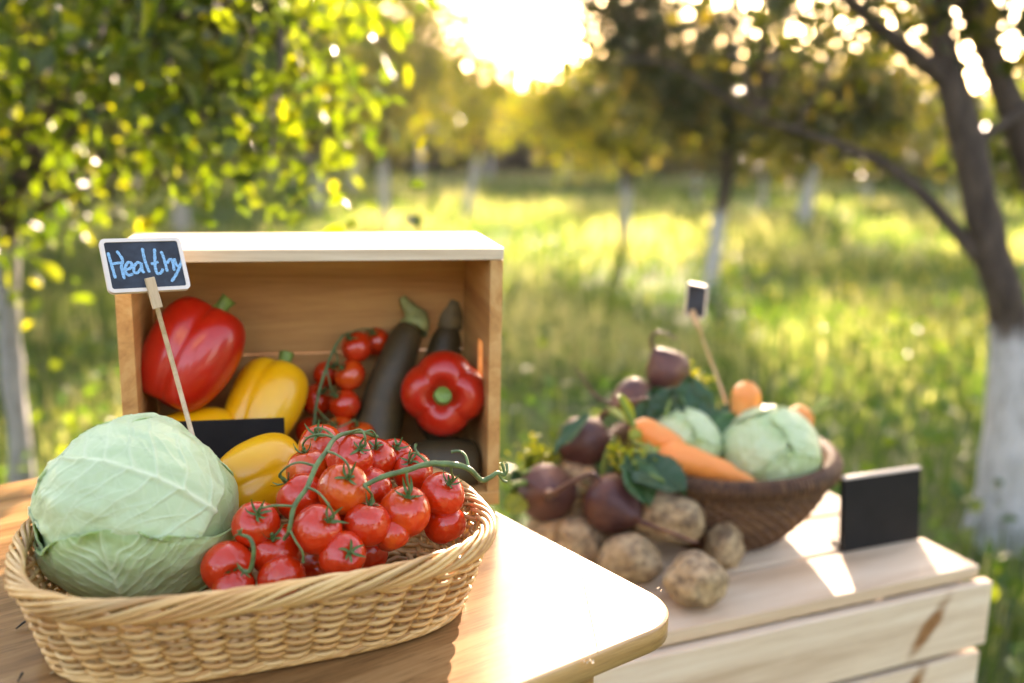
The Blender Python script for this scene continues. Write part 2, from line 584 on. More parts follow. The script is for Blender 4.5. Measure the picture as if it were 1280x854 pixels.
# ------------------------------------------------------------------ ground and meadow
def ground():
    m, nt, b = material('meadow_soil')
    v = coords(nt)
    n = noise_n(nt, v, 0.9, 6, 0.65)
    nt.links.new(ramp(nt, n, [(0.3, (0.030, 0.050, 0.012)), (0.5, (0.060, 0.085, 0.020)), (0.7, (0.12, 0.12, 0.035))]), b.inputs['Base Color'])
    b.inputs['Roughness'].default_value = 0.95
    bump(nt, b, noise_n(nt, v, 9, 4), 0.8, 0.08)
    n_ = 60
    xs = np.sign(np.linspace(-1, 1, n_)) * np.abs(np.linspace(-1, 1, n_)) ** 3 * 500
    X, Y = np.meshgrid(xs, xs + 10, indexing='ij')
    Z = 0.04 * fbm(np.stack([X.ravel() * 0.35, Y.ravel() * 0.35, 0 * X.ravel()], 1), 2, 5)
    Z = np.where(np.hypot(X.ravel(), Y.ravel()) < 40, Z, 0) - 0.03
    V = np.stack([X.ravel(), Y.ravel(), Z], 1)
    o = link('ground', mesh('ground', V, [(f[0], f[1], f[2], f[3]) for f in grid_faces(n_, n_)]), m)
    o['kind'] = 'structure'


ground()


def blades(n, seed, dmin, dmax, hmin, hmax, wid, power, spread=0.72, lean=0.45):
    r = np.random.default_rng(seed)
    u = r.random(n)
    d = (dmin ** power + u * (dmax ** power - dmin ** power)) ** (1 / power)
    x = (r.random(n) * 2 - 1) * (d * spread + 0.9)
    y = d
    patch = fbm(np.stack([x * 0.8, y * 0.8, 0 * x], 1), 3, seed)
    keep = r.random(n) < 0.62 + 0.5 * patch
    x, y, d, patch = x[keep], y[keep], d[keep], patch[keep]
    n = len(x)
    h = (hmin + (hmax - hmin) * r.random(n) ** 1.8) * (1 + 0.35 * patch)
    a = r.random(n) * 2 * math.pi
    w = wid * (0.6 + 0.8 * r.random(n)) * (1 + 0.22 * np.maximum(d - 3, 0))
    la = r.random(n) * 2 * math.pi
    ll = lean * r.random(n) * h
    cx, cy = np.cos(a) * w, np.sin(a) * w
    lx, ly = np.cos(la) * ll, np.sin(la) * ll
    z0 = np.full(n, -0.03)
    V = np.stack([
        np.stack([x - cx, y - cy, z0], 1), np.stack([x + cx, y + cy, z0], 1),
        np.stack([x + lx * .35 - cx * .8, y + ly * .35 - cy * .8, h * .55], 1), np.stack([x + lx * .35 + cx * .8, y + ly * .35 + cy * .8, h * .55], 1),
        np.stack([x + lx, y + ly, h], 1)], 1).reshape(-1, 3)
    i = np.arange(n)[:, None] * 5
    F = np.concatenate([i + np.array([[0, 1, 3]]), i + np.array([[0, 3, 2]]), i + np.array([[2, 3, 4]])], 0)
    rnd = np.repeat(np.clip(0.45 + 0.3 * r.standard_normal(n) + 0.55 * patch, 0, 1), 5)
    return V, F, rnd


parts = [blades(64000, 3, 1.5, 7.0, 0.05, 0.19, 0.0032, 1.2), blades(84000, 4, 5.0, 24.0, 0.06, 0.24, 0.0042, 0.9)]
off, VV, FF, RR = 0, [], [], []
for V, F, rn in parts:
    VV.append(V); FF.append(F + off); RR.append(rn); off += len(V)
me = mesh('meadow_grass', np.concatenate(VV), np.concatenate(FF), False)
attr(me, 'rnd', np.concatenate(RR))
tag(link('meadow_grass', me, GRASS), 'tall sunlit meadow grass covering the orchard floor', 'grass', kind='stuff')


LEAF_T = np.array([(0, 0, 0), (-0.26, 0.30, 0.06), (0.26, 0.30, 0.06), (-0.24, 0.66, 0.03), (0.24, 0.66, 0.03), (0, 1.0, -0.10), (0, 0.34, -0.02), (0, 0.68, -0.03)])
LEAF_F = np.array([(0, 6, 1), (0, 2, 6), (1, 6, 3), (6, 7, 3), (6, 2, 4), (6, 4, 7), (3, 7, 5), (7, 4, 5)])


def leaf_cloud(C, L, N_dir, rng, flat=0.5, wide=1.0):
    """leaves at centres C, length L, growing towards N_dir, blade normals tilted from up"""
    n = len(C)
    g = N_dir + 0.75 * rng.standard_normal((n, 3))
    g /= np.linalg.norm(g, axis=1)[:, None]
    up = np.array([0, 0, 1.0]) * flat + rng.standard_normal((n, 3)) * (1 - flat)
    s = np.cross(g, up)
    s /= np.maximum(np.linalg.norm(s, axis=1)[:, None], 1e-6)
    u = np.cross(s, g)
    T = LEAF_T
    V = C[:, None, :] + L[:, None, None] * (wide * T[None, :, 0:1] * s[:, None, :] + T[None, :, 1:2] * g[:, None, :] + T[None, :, 2:3] * u[:, None, :])
    F = (np.arange(n)[:, None, None] * 8 + LEAF_F[None]).reshape(-1, 3)
    return V.reshape(-1, 3), F


def weeds():
    r = np.random.default_rng(11)
    n = 9000
    d = (1.5 ** 1.3 + r.random(n) * (9 ** 1.3 - 1.5 ** 1.3)) ** (1 / 1.3)
    x = (r.random(n) * 2 - 1) * (d * 0.7 + 0.9)
    pt = fbm(np.stack([x, d, 0 * x], 1), 3, 77)
    k = pt > -0.25
    x, d = x[k], d[k]
    C = np.stack([x, d, 0.03 + 0.22 * r.random(len(x)) ** 1.3], 1)
    L = 0.028 + 0.045 * r.random(len(x))
    V, F = leaf_cloud(C, L, np.array([0, 0, 0.5]), r, 0.5, 1.2)
    me = mesh('broadleaf_weeds', V, F, False)
    attr(me, 'rnd', np.repeat(np.clip(r.random(len(x)), 0, 1), 8))
    tag(link('broadleaf_weeds', me, WEED), 'broad leaved green weeds growing low among the meadow grass', 'weeds', kind='stuff')
    n = 1500
    d = 2.2 + 13 * r.random(n)
    x = (r.random(n) * 2 - 1) * (d * 0.6 + 0.5)
    k = fbm(np.stack([x * .6, d * .6, 0 * x], 1), 2, 31) > 0.1
    x, d = x[k], d[k]
    C = np.stack([x, d, 0.16 + 0.16 * r.random(len(x))], 1)
    V, F = leaf_cloud(np.repeat(C, 4, 0), np.full(len(C) * 4, 0.02), np.array([0, 0, 0.4]), r, 0.3, 1.6)
    tag(link('meadow_blooms', mesh('meadow_blooms', V, F, False), BLOOM), 'tiny yellow flower heads scattered through the meadow grass', 'flowers', kind='stuff')


weeds()


# ------------------------------------------------------------------ trees
def tree(name, label, cat, group, base, trunk, limbs, blobs, per, leaf_len, leaf_mat, seed, bark=BARK, keepout=None, sig=0.16, wide=1.0, face=0.5):
    """trunk: [(x,y,z,r)] from the base; limbs: list of the same; blobs: (x,y,z,rx,ry,rz,clusters) of the crown; all relative to base"""
    rng = np.random.default_rng(seed)
    root = empty(name, base, label, cat, group)
    def limb_mesh(nm, pts, mat, sides=12, n=26):
        P = spline([p[:3] for p in pts], n)
        R = [p[3] for p in pts]
        V, F = tube(P, R, sides)
        V = V + 0.010 * fbm(V * 14, 2, seed)[:, None] * np.array([1, 1, 0.2]) * min(1.0, max(R) / 0.05)
        link(nm, mesh(nm, V, F), mat, root)
        return P
    sk = list(limb_mesh('trunk', trunk, bark, 16, 36))[16:]
    for l in limbs:
        sk += limb_mesh('limb', l, LIMB, 10, 22)
    S = np.array([tuple(p) for p in sk])
    cen = []
    for (x, y, z, rx, ry, rz, k) in blobs:
        q = rng.standard_normal((k, 3))
        q /= np.linalg.norm(q, axis=1)[:, None]
        q *= (rng.random(k) ** 0.42)[:, None]
        cen.append(np.array([x, y, z]) + q * np.array([rx, ry, rz]))
    cen = np.concatenate(cen)
    if keepout is not None:
        cen = cen[[not keepout(Vector(c) + Vector(base), rng.random()) for c in cen]]
    g = Geo()
    for c in cen:
        j = np.argmin(np.linalg.norm(S - c, axis=1) + 0.35 * np.maximum(S[:, 2] - c[2], 0))
        a = Vector(S[j]); e = Vector(c)
        mid = a.lerp(e, 0.55) + Vector((rng.standard_normal() * 0.05, rng.standard_normal() * 0.05, 0.07))
        V, F = tube(spline([a, mid, e], 7), [0.009, 0.003], 5)
        g.add(V, F)
    if g.n:
        tag(link('twigs', g.mesh('twigs'), LIMB, root), kind='stuff')
    cc = np.repeat(cen, per, 0)
    C = cc + rng.standard_normal(cc.shape) * sig * np.array([1, 1, 0.8])
    if keepout is not None:
        C = C[[not keepout(Vector(c) + Vector(base), rng.random()) for c in C]]
    L = leaf_len * (0.5 + 0.85 * rng.random(len(C)))
    V, F = leaf_cloud(C, L, np.array([0, 0, -0.45]), rng, face, wide)
    me = mesh('crown', V, F, False)
    attr(me, 'rnd', np.repeat(np.clip(0.42 + 0.28 * rng.standard_normal(len(C)), 0, 1), 8))
    tag(link('crown', me, leaf_mat, root), kind='stuff')
    return root


SUN_T = sun_dir
ANCH = [Vector((0.15, 0.82, 0.75)), Vector((0.42, 1.36, 0.66)), Vector((-0.2, 1.05, 1.03)), Vector((0.60, 1.47, 0.66))]


def gap(p, u):
    """the opening in the foliage through which the low sun reaches the tables"""
    for a in ANCH:
        w = p - a
        t = w.dot(SUN_T)
        dist = (w - SUN_T * t).length
        if dist < 0.11 and u < 0.95:
            return True
        if dist < 0.24 and u < 0.60:
            return True
    return False


# the near tree on the left
tree('orchard_tree', 'leafy orchard tree with whitewashed trunk at the left behind the box', 'tree', 'orchard trees', (-1.43, 2.75, 0),
     [(0, 0, -0.05, .038), (.01, 0, .3, .030), (.0, .02, .6, .027), (.03, 0, .86, .027), (.09, .0, 1.05, .030), (.16, .05, 1.5, .024), (.2, .05, 2.2, .012)],
     [[(.05, 0, .92, .024), (-.06, .03, 1.12, .020), (-.14, .0, 1.4, .016), (-.2, 0, 1.9, .008)],
      [(.06, 0, .96, .024), (.30, -.1, 1.13, .018), (.52, -.18, 1.28, .013), (.85, -.3, 1.42, .007)],
      [(.09, .02, 1.1, .02), (.30, .15, 1.35, .014), (.6, .2, 1.6, .007)],
      [(.02, 0, .88, .015), (.18, -.1, .92, .011), (.33, -.15, .99, .006)]],
     [(0.1, 0, 1.65, .95, .8, .62, 112), (.62, -.42, 1.36, .50, .42, .36, 52), (-.25, .1, 1.12, .5, .5, .30, 30), (.80, -.72, 1.22, .24, .24, .22, 14), (-.02, -.1, .98, .32, .3, .15, 15)],
     33, 0.054, LEAF_NEAR, 21, BARK_SHADED, gap, 0.125, 0.95)

# the near tree on the right, leaning and forked
RT = Vector((1.455, 2.78, 0))


def rt(x, y, d, r):
    p = atd(x, y, d) - RT
    return (p.x, p.y, p.z, r)


tree('leaning_tree', 'leaning forked tree with flaking whitewashed base at the right edge', 'tree', 'orchard trees', RT,
     [(.01, 0, -0.06, .120), (.01, 0, .10, .088), rt(1258, 560, 2.78, .068), rt(1262, 420, 2.78, .055), rt(1254, 365, 2.78, .050), rt(1238, 310, 2.78, .049), rt(1224, 250, 2.78, .046),
      rt(1207, 170, 2.78, .042), rt(1185, 90, 2.78, .038), rt(1165, 0, 2.80, .034), rt(1145, -140, 2.85, .026), rt(1150, -400, 2.9, .012)],
     [[rt(1236, 335, 2.78, .026), rt(1196, 290, 2.80, .021), rt(1150, 240, 2.83, .018), rt(1100, 203, 2.88, .015), rt(1040, 178, 2.95, .012), rt(950, 150, 3.1, .007)],
      [rt(1190, 108, 2.78, .028), rt(1150, 75, 2.76, .024), rt(1108, 42, 2.74, .020), rt(1060, 0, 2.72, .015), rt(1000, -70, 2.7, .008)],
      [rt(1268, 470, 2.80, .045), rt(1318, 380, 2.88, .046), rt(1305, 260, 2.9, .045), rt(1277, 165, 2.9, .042), rt(1248, 95, 2.9, .038), rt(1215, 0, 2.9, .032), rt(1200, -160, 2.95, .018)],
      [rt(1212, 190, 2.78, .018), rt(1240, 165, 2.8, .015), rt(1275, 140, 2.85, .012), rt(1330, 90, 2.9, .006)]],
     [(-.35, .1, 1.75, .85, .6, .34, 100), (-.75, .45, 1.38, .5, .35, .18, 22), (.1, .5, 1.5, .4, .4, .3, 20), (-.5, .0, 2.25, .9, .8, .5, 50)],
     26, 0.052, LEAF_DARK, 22, BARK, gap, 0.10)

# the dark plum in the middle distance
tree('plum_tree', 'dark backlit tree with white trunk behind the small chalkboard pick', 'tree', 'orchard trees', (1.42, 7.05, 0),
     [(-.02, 0, -0.05, .062), (0, 0, .3, .050), (.03, 0, .6, .046), (.06, 0, .95, .043), (.03, 0, 1.4, .035), (.05, 0, 2.2, .018)],
     [[(.05, 0, .9, .03), (-.25, 0, 1.25, .022), (-.55, .1, 1.6, .012)], [(.06, 0, 1.0, .03), (.4, .05, 1.25, .022), (.85, 0, 1.45, .010)],
      [(.05, 0, 1.2, .026), (.2, -.2, 1.7, .018), (.4, -.2, 2.3, .01)]],
     [(.30, 0, 1.70, 1.0, .9, .80, 150), (.85, -.1, 1.30, .80, .6, .36, 70), (-.28, 0, 1.42, .45, .5, .34, 45), (.0, 0, 2.45, .95, .8, .5, 60), (-.50, 0, 1.72, .50, .5, .36, 42), (-.62, 0, 2.02, .55, .5, .30, 46), (-.56, 0, 2.46, .12, .1, .12, 8), (-.86, 0, 1.93, .30, .4, .28, 22)],  # last blob but one: leaf cluster added out of view to shade the table
     38, 0.062, LEAF_DARK, 23, BARK, gap, 0.15)

tree('apricot_tree', 'small golden leaved tree with white trunk standing left of the dark tree', 'tree', 'orchard trees', (1.10, 9.9, 0),
     [(0, 0, -.05, .055), (.0, 0, .4, .045), (.02, 0, .8, .04), (0, 0, 1.4, .02), (0, 0, 1.9, .01)],
     [[(.01, 0, .75, .024), (-.3, 0, 1.1, .015), (-.55, 0, 1.4, .007)], [(.01, 0, .8, .024), (.3, 0, 1.15, .015), (.6, 0, 1.4, .007)]],
     [(-.15, 0, 1.38, .95, .8, .52, 135), (.2, 0, 1.6, .6, .6, .36, 44)], 42, 0.07, LEAF_GOLD, 24, BARK, gap, 0.16)

tree('young_pear_tree', 'yellow green tree with pale trunk rising behind the crate corner', 'tree', 'orchard trees', (-1.44, 10.9, 0),
     [(0, 0, -.05, .06), (.02, 0, .4, .05), (0, 0, .8, .045), (.05, 0, 1.5, .03), (0, 0, 2.6, .012)],
     [[(.01, 0, .8, .028), (-.35, 0, 1.2, .018), (-.6, 0, 1.8, .008)], [(.02, 0, .95, .028), (.35, 0, 1.4, .018), (.55, 0, 2.0, .008)]],
     [(0, 0, 1.7, .75, .8, .9, 95), (.2, 0, 2.5, .6, .6, .6, 48), (-.5, 0, 2.3, .6, .6, .6, 42)], 36, 0.07, LEAF_GOLD, 25, BARK_HIGH, gap, 0.16)

tree('slim_pear_tree', 'slim golden tree with bent white trunk beside the sky gap', 'tree', 'orchard trees', (-.62, 12.6, 0),
     [(0, 0, -.05, .06), (.06, 0, .4, .05), (.14, 0, .8, .045), (.1, 0, 1.5, .03), (.0, 0, 2.4, .012)],
     [[(.13, 0, .8, .028), (-.2, 0, 1.3, .018), (-.45, 0, 1.8, .008)], [(.13, 0, .95, .028), (.4, 0, 1.4, .018)]],
     [(-.1, 0, 1.65, .62, .8, .75, 68), (-.2, 0, 2.35, .70, .6, .6, 46), (.45, 0, 1.7, .35, .4, .35, 16)], 36, 0.075, LEAF_GOLD, 26, BARK_HIGH, gap, 0.17)

tree('far_white_trunk_tree', 'tree with a tall white trunk in the shade right of the dark tree', 'tree', 'orchard trees', (3.72, 12.8, 0),
     [(-.03, 0, -.05, .10), (0, 0, .4, .085), (.05, 0, .85, .08), (.08, 0, 1.5, .05), (.1, 0, 2.6, .015)],
     [[(.05, 0, .9, .04), (-.4, 0, 1.3, .025), (-.9, 0, 1.7, .01)], [(.05, 0, 1.0, .04), (.5, 0, 1.4, .025), (1.0, 0, 1.8, .01)]],
     [(0, 0, 1.45, 1.4, 1.0, .5, 150), (.3, 0, 1.8, 1.0, .8, .4, 50)], 42, 0.085, LEAF_GOLD, 27, BARK_HIGH, gap, 0.18)

# the rows beyond: prototypes, then copies
protos = []
for k, (lm, hgt) in enumerate(((LEAF_GOLD, 1.0), (LEAF_FAR, 0.95), (LEAF_NEAR, 1.1))):
    t = tree('row_tree', 'orchard tree', 'tree', 'orchard row trees along the far edge', (0, 0, 0),
             [(0, 0, -.05, .085), (.03 * (k - 1), 0, .45, .07), (.02, 0, .9, .06), (0, 0, 1.5, .035), (0, 0, 2.3, .012)],
             [[(0, 0, .85, .03), (-.4, .2, 1.25, .018), (-.8, .3, 1.6, .008)], [(0, 0, .95, .03), (.45, -.2, 1.4, .018), (.8, -.2, 1.7, .008)]],
             [(0, 0, 1.62 * hgt, 1.15, 1.1, .72, 130), (.2 - .3 * k, 0, 2.15 * hgt, .8, .8, .5, 50)], 40, 0.115, lm, 40 + k, BARK_HIGH, None, 0.2)
    protos.append(t)


def copy_tree(root):
    c = root.copy()
    COL.objects.link(c)
    for ch in root.children:
        d = ch.copy()
        COL.objects.link(d)
        d.parent = c
    return c


rr = random.Random(9)
ROW = []
for i, x in enumerate((-9.6, -7.9, -6.4, -5.0, -3.7, -2.5, 1.9, 2.9, 4.3, 5.8, 7.3, 8.9, 10.4)):
    ROW.append((x + rr.uniform(-.25, .25), 17.0 + rr.uniform(-.8, .8), (0.62 if x > 1 else 0.92) + rr.uniform(-.06, .10), i))
for i, x in enumerate((-12.5, -10.4, -8.6, -6.8, -5.2, -3.6, -2.1, -.6, .8, 2.3, 3.9, 5.6, 7.4, 9.3, 11.2, 13.2)):
    low = -1.0 < x < 1.2
    ROW.append((x + rr.uniform(-.3, .3), 22.5 + rr.uniform(-1, 1), (0.80 if low else 0.80 if x > 0 else 1.1) + rr.uniform(-.08, .12), i + 100))
ROW += [(-3.6, 6.4, .92, 200), (-4.9, 8.3, 1.05, 201), (-3.2, 9.6, 1.0, 202), (-2.6, 13.3, 1.05, 203), (5.6, 9.4, .70, 204), (4.3, 8.2, .62, 205), (6.6, 12.2, .72, 206), (-2.75, 5.2, .85, 207), (-4.2, 5.0, .95, 208)]
words = {}
for q, (x, y, s, i) in enumerate(ROW):
    k = rr.randrange(3) if (i >= 200 or x < -1.5) else 1
    o = copy_tree(protos[k]) if q >= 3 else protos[q]
    o.location = (x, y, 0)
    o.scale = (s, s, s)
    o.rotation_euler = (0, 0, rr.uniform(0, 6.28))
    if i >= 200:
        o['label'] = ['leafy tree behind the left orchard tree, nearest of those behind it', 'leafy tree at the left edge beyond the near trunk',
                      'leafy tree between the near left tree and the yellow green tree', 'leafy tree just behind the yellow green tree',
                      'leafy tree seen right of the leaning trunk in mid distance', 'leafy tree behind the leaning forked trunk',
                      'leafy tree right of the tall white trunk tree', 'leafy tree close behind the near left tree, on its right', 'leafy tree farthest left, close behind the near trunk'][i - 200]
        o['group'] = 'orchard trees in the middle distance'
    else:
        n = (i % 100) + 1
        ords = ['first', 'second', 'third', 'fourth', 'fifth', 'sixth', 'seventh', 'eighth', 'ninth', 'tenth', 'eleventh', 'twelfth', 'thirteenth', 'fourteenth', 'fifteenth', 'sixteenth']
        o['label'] = '%s white trunked tree from the left in the %s far row' % (ords[n - 1], 'front' if i < 100 else 'rear')


# unseen trees added so the glossy skins reflect foliage, not only bare sky
for q_, (x, y, sc_) in enumerate(((-3.4, -4.2, 1.00), (-1.4, -5.4, 1.08), (0.9, -5, 1.04), (3, -4.4, 1.00), (-4.8, -1.6, 1.04), (4.9, -1.2, 1.00), (4.6, 2.6, 1.1))):
    o = copy_tree(protos[rr.randrange(3)])
    o.location = (x, y, 0)
    o.scale = (sc_, sc_, sc_)
    o.rotation_euler = (0, 0, rr.uniform(0, 6.28))
    tag(o, 'unseen orchard tree added for reflections, %s' % ['behind the viewpoint to the left', 'straight behind the viewpoint', 'close behind the viewpoint to its right', 'behind the viewpoint far to the right', 'beside the viewpoint on the left', 'beside the viewpoint on the right', 'just past the right edge of the frame'][q_], 'tree', 'unseen trees added around the viewpoint')


def far_wood():
    r = np.random.default_rng(5)
    n = 60000
    x = (r.random(n) * 2 - 1) * 30
    y = 26 + 14 * r.random(n) ** 1.4
    q = x * 30 / y
    top = 2.75 + 0.5 * vnoise(np.stack([x * 0.5, y * 0.3, 0 * x], 1), 3) - 0.80 * np.clip(1.6 - np.abs(q + 0.1) / 1.3, 0, 1) + 1.0 * np.clip((-q - 3) / 2, 0, 1) - .4 * np.clip((q - 5) / 3, 0, 1)
    z = top * r.random(n) ** 0.9
    V, F = leaf_cloud(np.stack([x, y, z], 1), 0.30 + 0.28 * r.random(n), np.array([0, 0, -.3]), r, 0.4, 1.3)
    me = mesh('far_wood', V, F, False)
    attr(me, 'rnd', np.repeat(np.clip(0.35 + 0.25 * r.standard_normal(n), 0, 1), 8))
    tag(link('far_wood', me, LEAF_FAR), 'dark mass of trees closing off the meadow behind the orchard rows', 'woods', kind='stuff')


far_wood()


# ------------------------------------------------------------------ the table
TZ = 0.75
TA = math.radians(37.8)
tb = Vector((math.cos(TA), math.sin(TA), 0))           # along the front edge, to the right
ta = Vector((-math.sin(TA), math.cos(TA), 0))          # away from the front edge
TCORNER = Vector((0.1595, 0.777, 0))
T_LEN, T_DEP, T_THK = 1.25, 0.66, 0.020


RAW_CHIP = plain('raw_chip', (0.75, 0.62, 0.45), 0.8)


def make_table():
    root = empty('wooden_table', TCORNER - tb * T_LEN * 0.5 + ta * T_DEP * 0.5, 'small oak veneered table with rounded corners carrying basket and box', 'table',
                 rot=Matrix.Rotation(TA, 3, 'Z'))
    # local x along the front edge, y away
    r, n = 0.052, 10
    hx, hy = T_LEN / 2, T_DEP / 2
    out = []
    for (cx, cy, a0) in ((hx - r, hy - r, 0), (-hx + r, hy - r, 90), (-hx + r, -hy + r, 180), (hx - r, -hy + r, 270)):
        for k in range(n + 1):
            a = math.radians(a0 + 90 * k / n)
            out.append((cx + r * math.cos(a), cy + r * math.sin(a)))
    e = 0.0016
    prof = [(-e * 2.2, 0), (-e * 0.6, -e * 0.25), (0, -e), (0, -T_THK + e), (-e, -T_THK)]
    P = np.array(out)
    nrm = []
    m = len(P)
    for i in range(m):
        t = P[(i + 1) % m] - P[i - 1]
        nrm.append((t[1], -t[0]) / np.hypot(*t))
    nrm = np.array(nrm)
    V, F = [], []
    for (o, z) in prof:
        V += [(p[0] + q[0] * o, p[1] + q[1] * o, TZ + z) for p, q in zip(P, nrm)]
    for k in range(len(prof) - 1):
        for i in range(m):
            j = (i + 1) % m
            F.append((k * m + i, (k + 1) * m + i, (k + 1) * m + j, k * m + j))
    link('edge_band', mesh('edge_band', V, F), EDGE_WOOD, root)
    top = mesh('tabletop', V[:m], [tuple(range(m))], False)
    link('tabletop', top, TABLE_WOOD, root)
    link('underside', mesh('underside', V[-m:], [tuple(range(m))[::-1]], False), EDGE_WOOD, root)
    for sx in (-1, 1):
        for sy in (-1, 1):
            board('leg', (0.045, 0.045, TZ - T_THK), EDGE_WOOD, root, (sx * (hx - 0.085), sy * (hy - 0.075), (TZ - T_THK) / 2 - 0.001), bevel=0.004)
    for sy in (-1, 1):
        board('apron', (T_LEN - 0.24, 0.018, 0.06), EDGE_WOOD, root, (0, sy * (hy - 0.075), TZ - T_THK - 0.031), bevel=0.002)
    for sx in (-1, 1):
        board('apron', (0.018, T_DEP - 0.22, 0.06), EDGE_WOOD, root, (sx * (hx - 0.085), 0, TZ - T_THK - 0.031), bevel=0.002)
    # the crack across the veneer near the corner
    crack = plain('crack_dark', (0.11, 0.05, 0.02), 0.8)
    pts = [onz(x, y, TZ) for x, y in ((723, 693), (727, 716), (733, 745), (740, 778), (748, 816))]
    inv = root.matrix_world.inverted()
    V, F = [], []
    for i, p in enumerate(spline([inv @ p for p in pts], 26)):
        w = 0.0007 * (0.6 + 0.5 * math.sin(i * 1.7) ** 2)
        V += [(p.x - w, p.y + w * 0.5, TZ + 0.0006), (p.x + w, p.y - w * 0.5, TZ + 0.0006)]
    F = [(2 * i, 2 * i + 1, 2 * i + 3, 2 * i + 2) for i in range(25)]
    link('veneer_crack', mesh('veneer_crack', V, F), crack, root)
    g = Geo()
    rr_ = random.Random(4)
    for x, y in ((730, 826), (734, 827), (738, 825), (741, 828), (822, 735), (826, 738)):
        p = inv @ onz(x, y, TZ)
        V_, F_ = tube([p + Vector((0, 0, -.001)), p + Vector((rr_.uniform(-.002, .002), rr_.uniform(-.002, .002), .0012))], [0.0008, 0.0004], 5)
        link('splinter', mesh('splinter', V_, F_), RAW_CHIP, root)
    return root


make_table()

# dry bits lying on the table top
def debris():
    mat = plain('dry_bits', (0.035, 0.03, 0.018), 0.8, 0.3)
    pale = plain('dry_straw', (0.45, 0.33, 0.18), 0.7, 0.2)
    spots = [((20, 786), (40, 779), mat, 'curled dark dry bit on the table left of the basket'),
             ((21, 714), (12, 716), mat, 'smallest dark crumb on the table by the left frame edge'),
             ((60, 828), (72, 832), mat, 'dark crumb on the table under the basket side'),
             ((62, 842), (106, 840), pale, 'pale curved straw on the table below the basket'),
             ((22, 852), (26, 846), mat, 'dark upright dry bit at the lower left table corner')]
    for (a, b, m, lab) in spots:
        p, q = onz(*a, TZ + 0.002), onz(*b, TZ + 0.002)
        mid = (p + q) / 2 + Vector((0.001, 0.003, 0.003))
        V, F = tube(spline([p, mid, q], 9), [0.0006, 0.0011, 0.0005], 6)
        tag(link('dry_bit', mesh('dry_bit', V, F), m), lab, 'plant bit', 'dry bits on the table')


debris()


# ------------------------------------------------------------------ the open wooden box
BX_YAW = math.radians(13.0)
BOX_FR = Vector((-0.010, 1.020, TZ))
bxx = Vector((math.cos(BX_YAW), math.sin(BX_YAW), 0))
bxy = Vector((-math.sin(BX_YAW), math.cos(BX_YAW), 0))
BW, BD, BH, BT = 0.380, 0.158, 0.279, 0.015


def box_pt(x, y, z):                           # box coordinates: x from the left outer side, y inwards from the opening, z above the table
    return BOX_FR + bxx * (x - BW) + bxy * y + Vector((0, 0, z))


def make_box():
    root = empty('wooden_box', box_pt(BW / 2, BD / 2, 0), 'open wooden box lying on its side on the table, peppers inside', 'box', rot=Matrix.Rotation(BX_YAW, 3, 'Z'))
    topm = wood('sunlit_box_top_pine', (0.55, 0.40, 0.25), (0.66, 0.52, 0.35), (0.74, 0.61, 0.44), 0, 1.6, 0.5)  # paler than the other boards: sunlight put into the wood colour
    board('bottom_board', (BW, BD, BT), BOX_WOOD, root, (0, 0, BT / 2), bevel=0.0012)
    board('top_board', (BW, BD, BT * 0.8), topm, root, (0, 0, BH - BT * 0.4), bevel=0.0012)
    hh = BH - BT - BT * 0.8 - 0.0006
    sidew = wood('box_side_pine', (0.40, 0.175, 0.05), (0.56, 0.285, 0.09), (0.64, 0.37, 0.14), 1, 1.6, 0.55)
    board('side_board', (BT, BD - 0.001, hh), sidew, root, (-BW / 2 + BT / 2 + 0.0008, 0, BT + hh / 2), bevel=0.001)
    # the right side has a hand slot: four pieces round the opening
    sl, sh, zc, yc = 0.026, 0.075, 0.135, -0.03
    t2 = 0.013
    xr = BW / 2 - t2 / 2 - 0.0008
    z0, z1 = BT, BT + hh
    y0, y1 = -BD / 2 + 0.0005, BD / 2 - 0.0005
    side = Geo()
    bm = bmesh.new()
    def bx(ya, yb, za, zb):
        r = bmesh.ops.create_cube(bm, size=1.0)
        for v in r['verts']:
            v.co = Vector((v.co.x * t2, (ya + yb) / 2 + v.co.y * (yb - ya), (za + zb) / 2 + v.co.z * (zb - za)))
    bx(y0, yc - sl / 2, z0, z1)
    bx(yc + sl / 2, y1, z0, z1)
    bx(yc - sl / 2, yc + sl / 2, z0, zc - sh / 2)
    bx(yc - sl / 2, yc + sl / 2, zc + sh / 2, z1)
    me_ = bpy.data.meshes.new('side_board')
    bm.to_mesh(me_); bm.free()
    link('side_board', me_, sidew, root, (xr, 0, 0))
    bw2 = (BH - BT * 1.8) / 2
    for k in range(2):
        board('back_board', (BW - 2 * BT - 0.001, 0.009, bw2 - 0.001), BOX_WOOD, root, (0.001, BD / 2 - 0.006, BT + bw2 * (k + 0.5)), bevel=0.001)


make_box()


# ------------------------------------------------------------------ the pine crate on the right
CZ = 0.55
CR_YAW = math.radians(24.0)
cu = Vector((math.cos(CR_YAW), math.sin(CR_YAW), 0))
cv = Vector((-math.sin(CR_YAW), math.cos(CR_YAW), 0))
CR_FR = Vector((0.678, 1.332, 0))
CL, CD = 0.66, 0.345


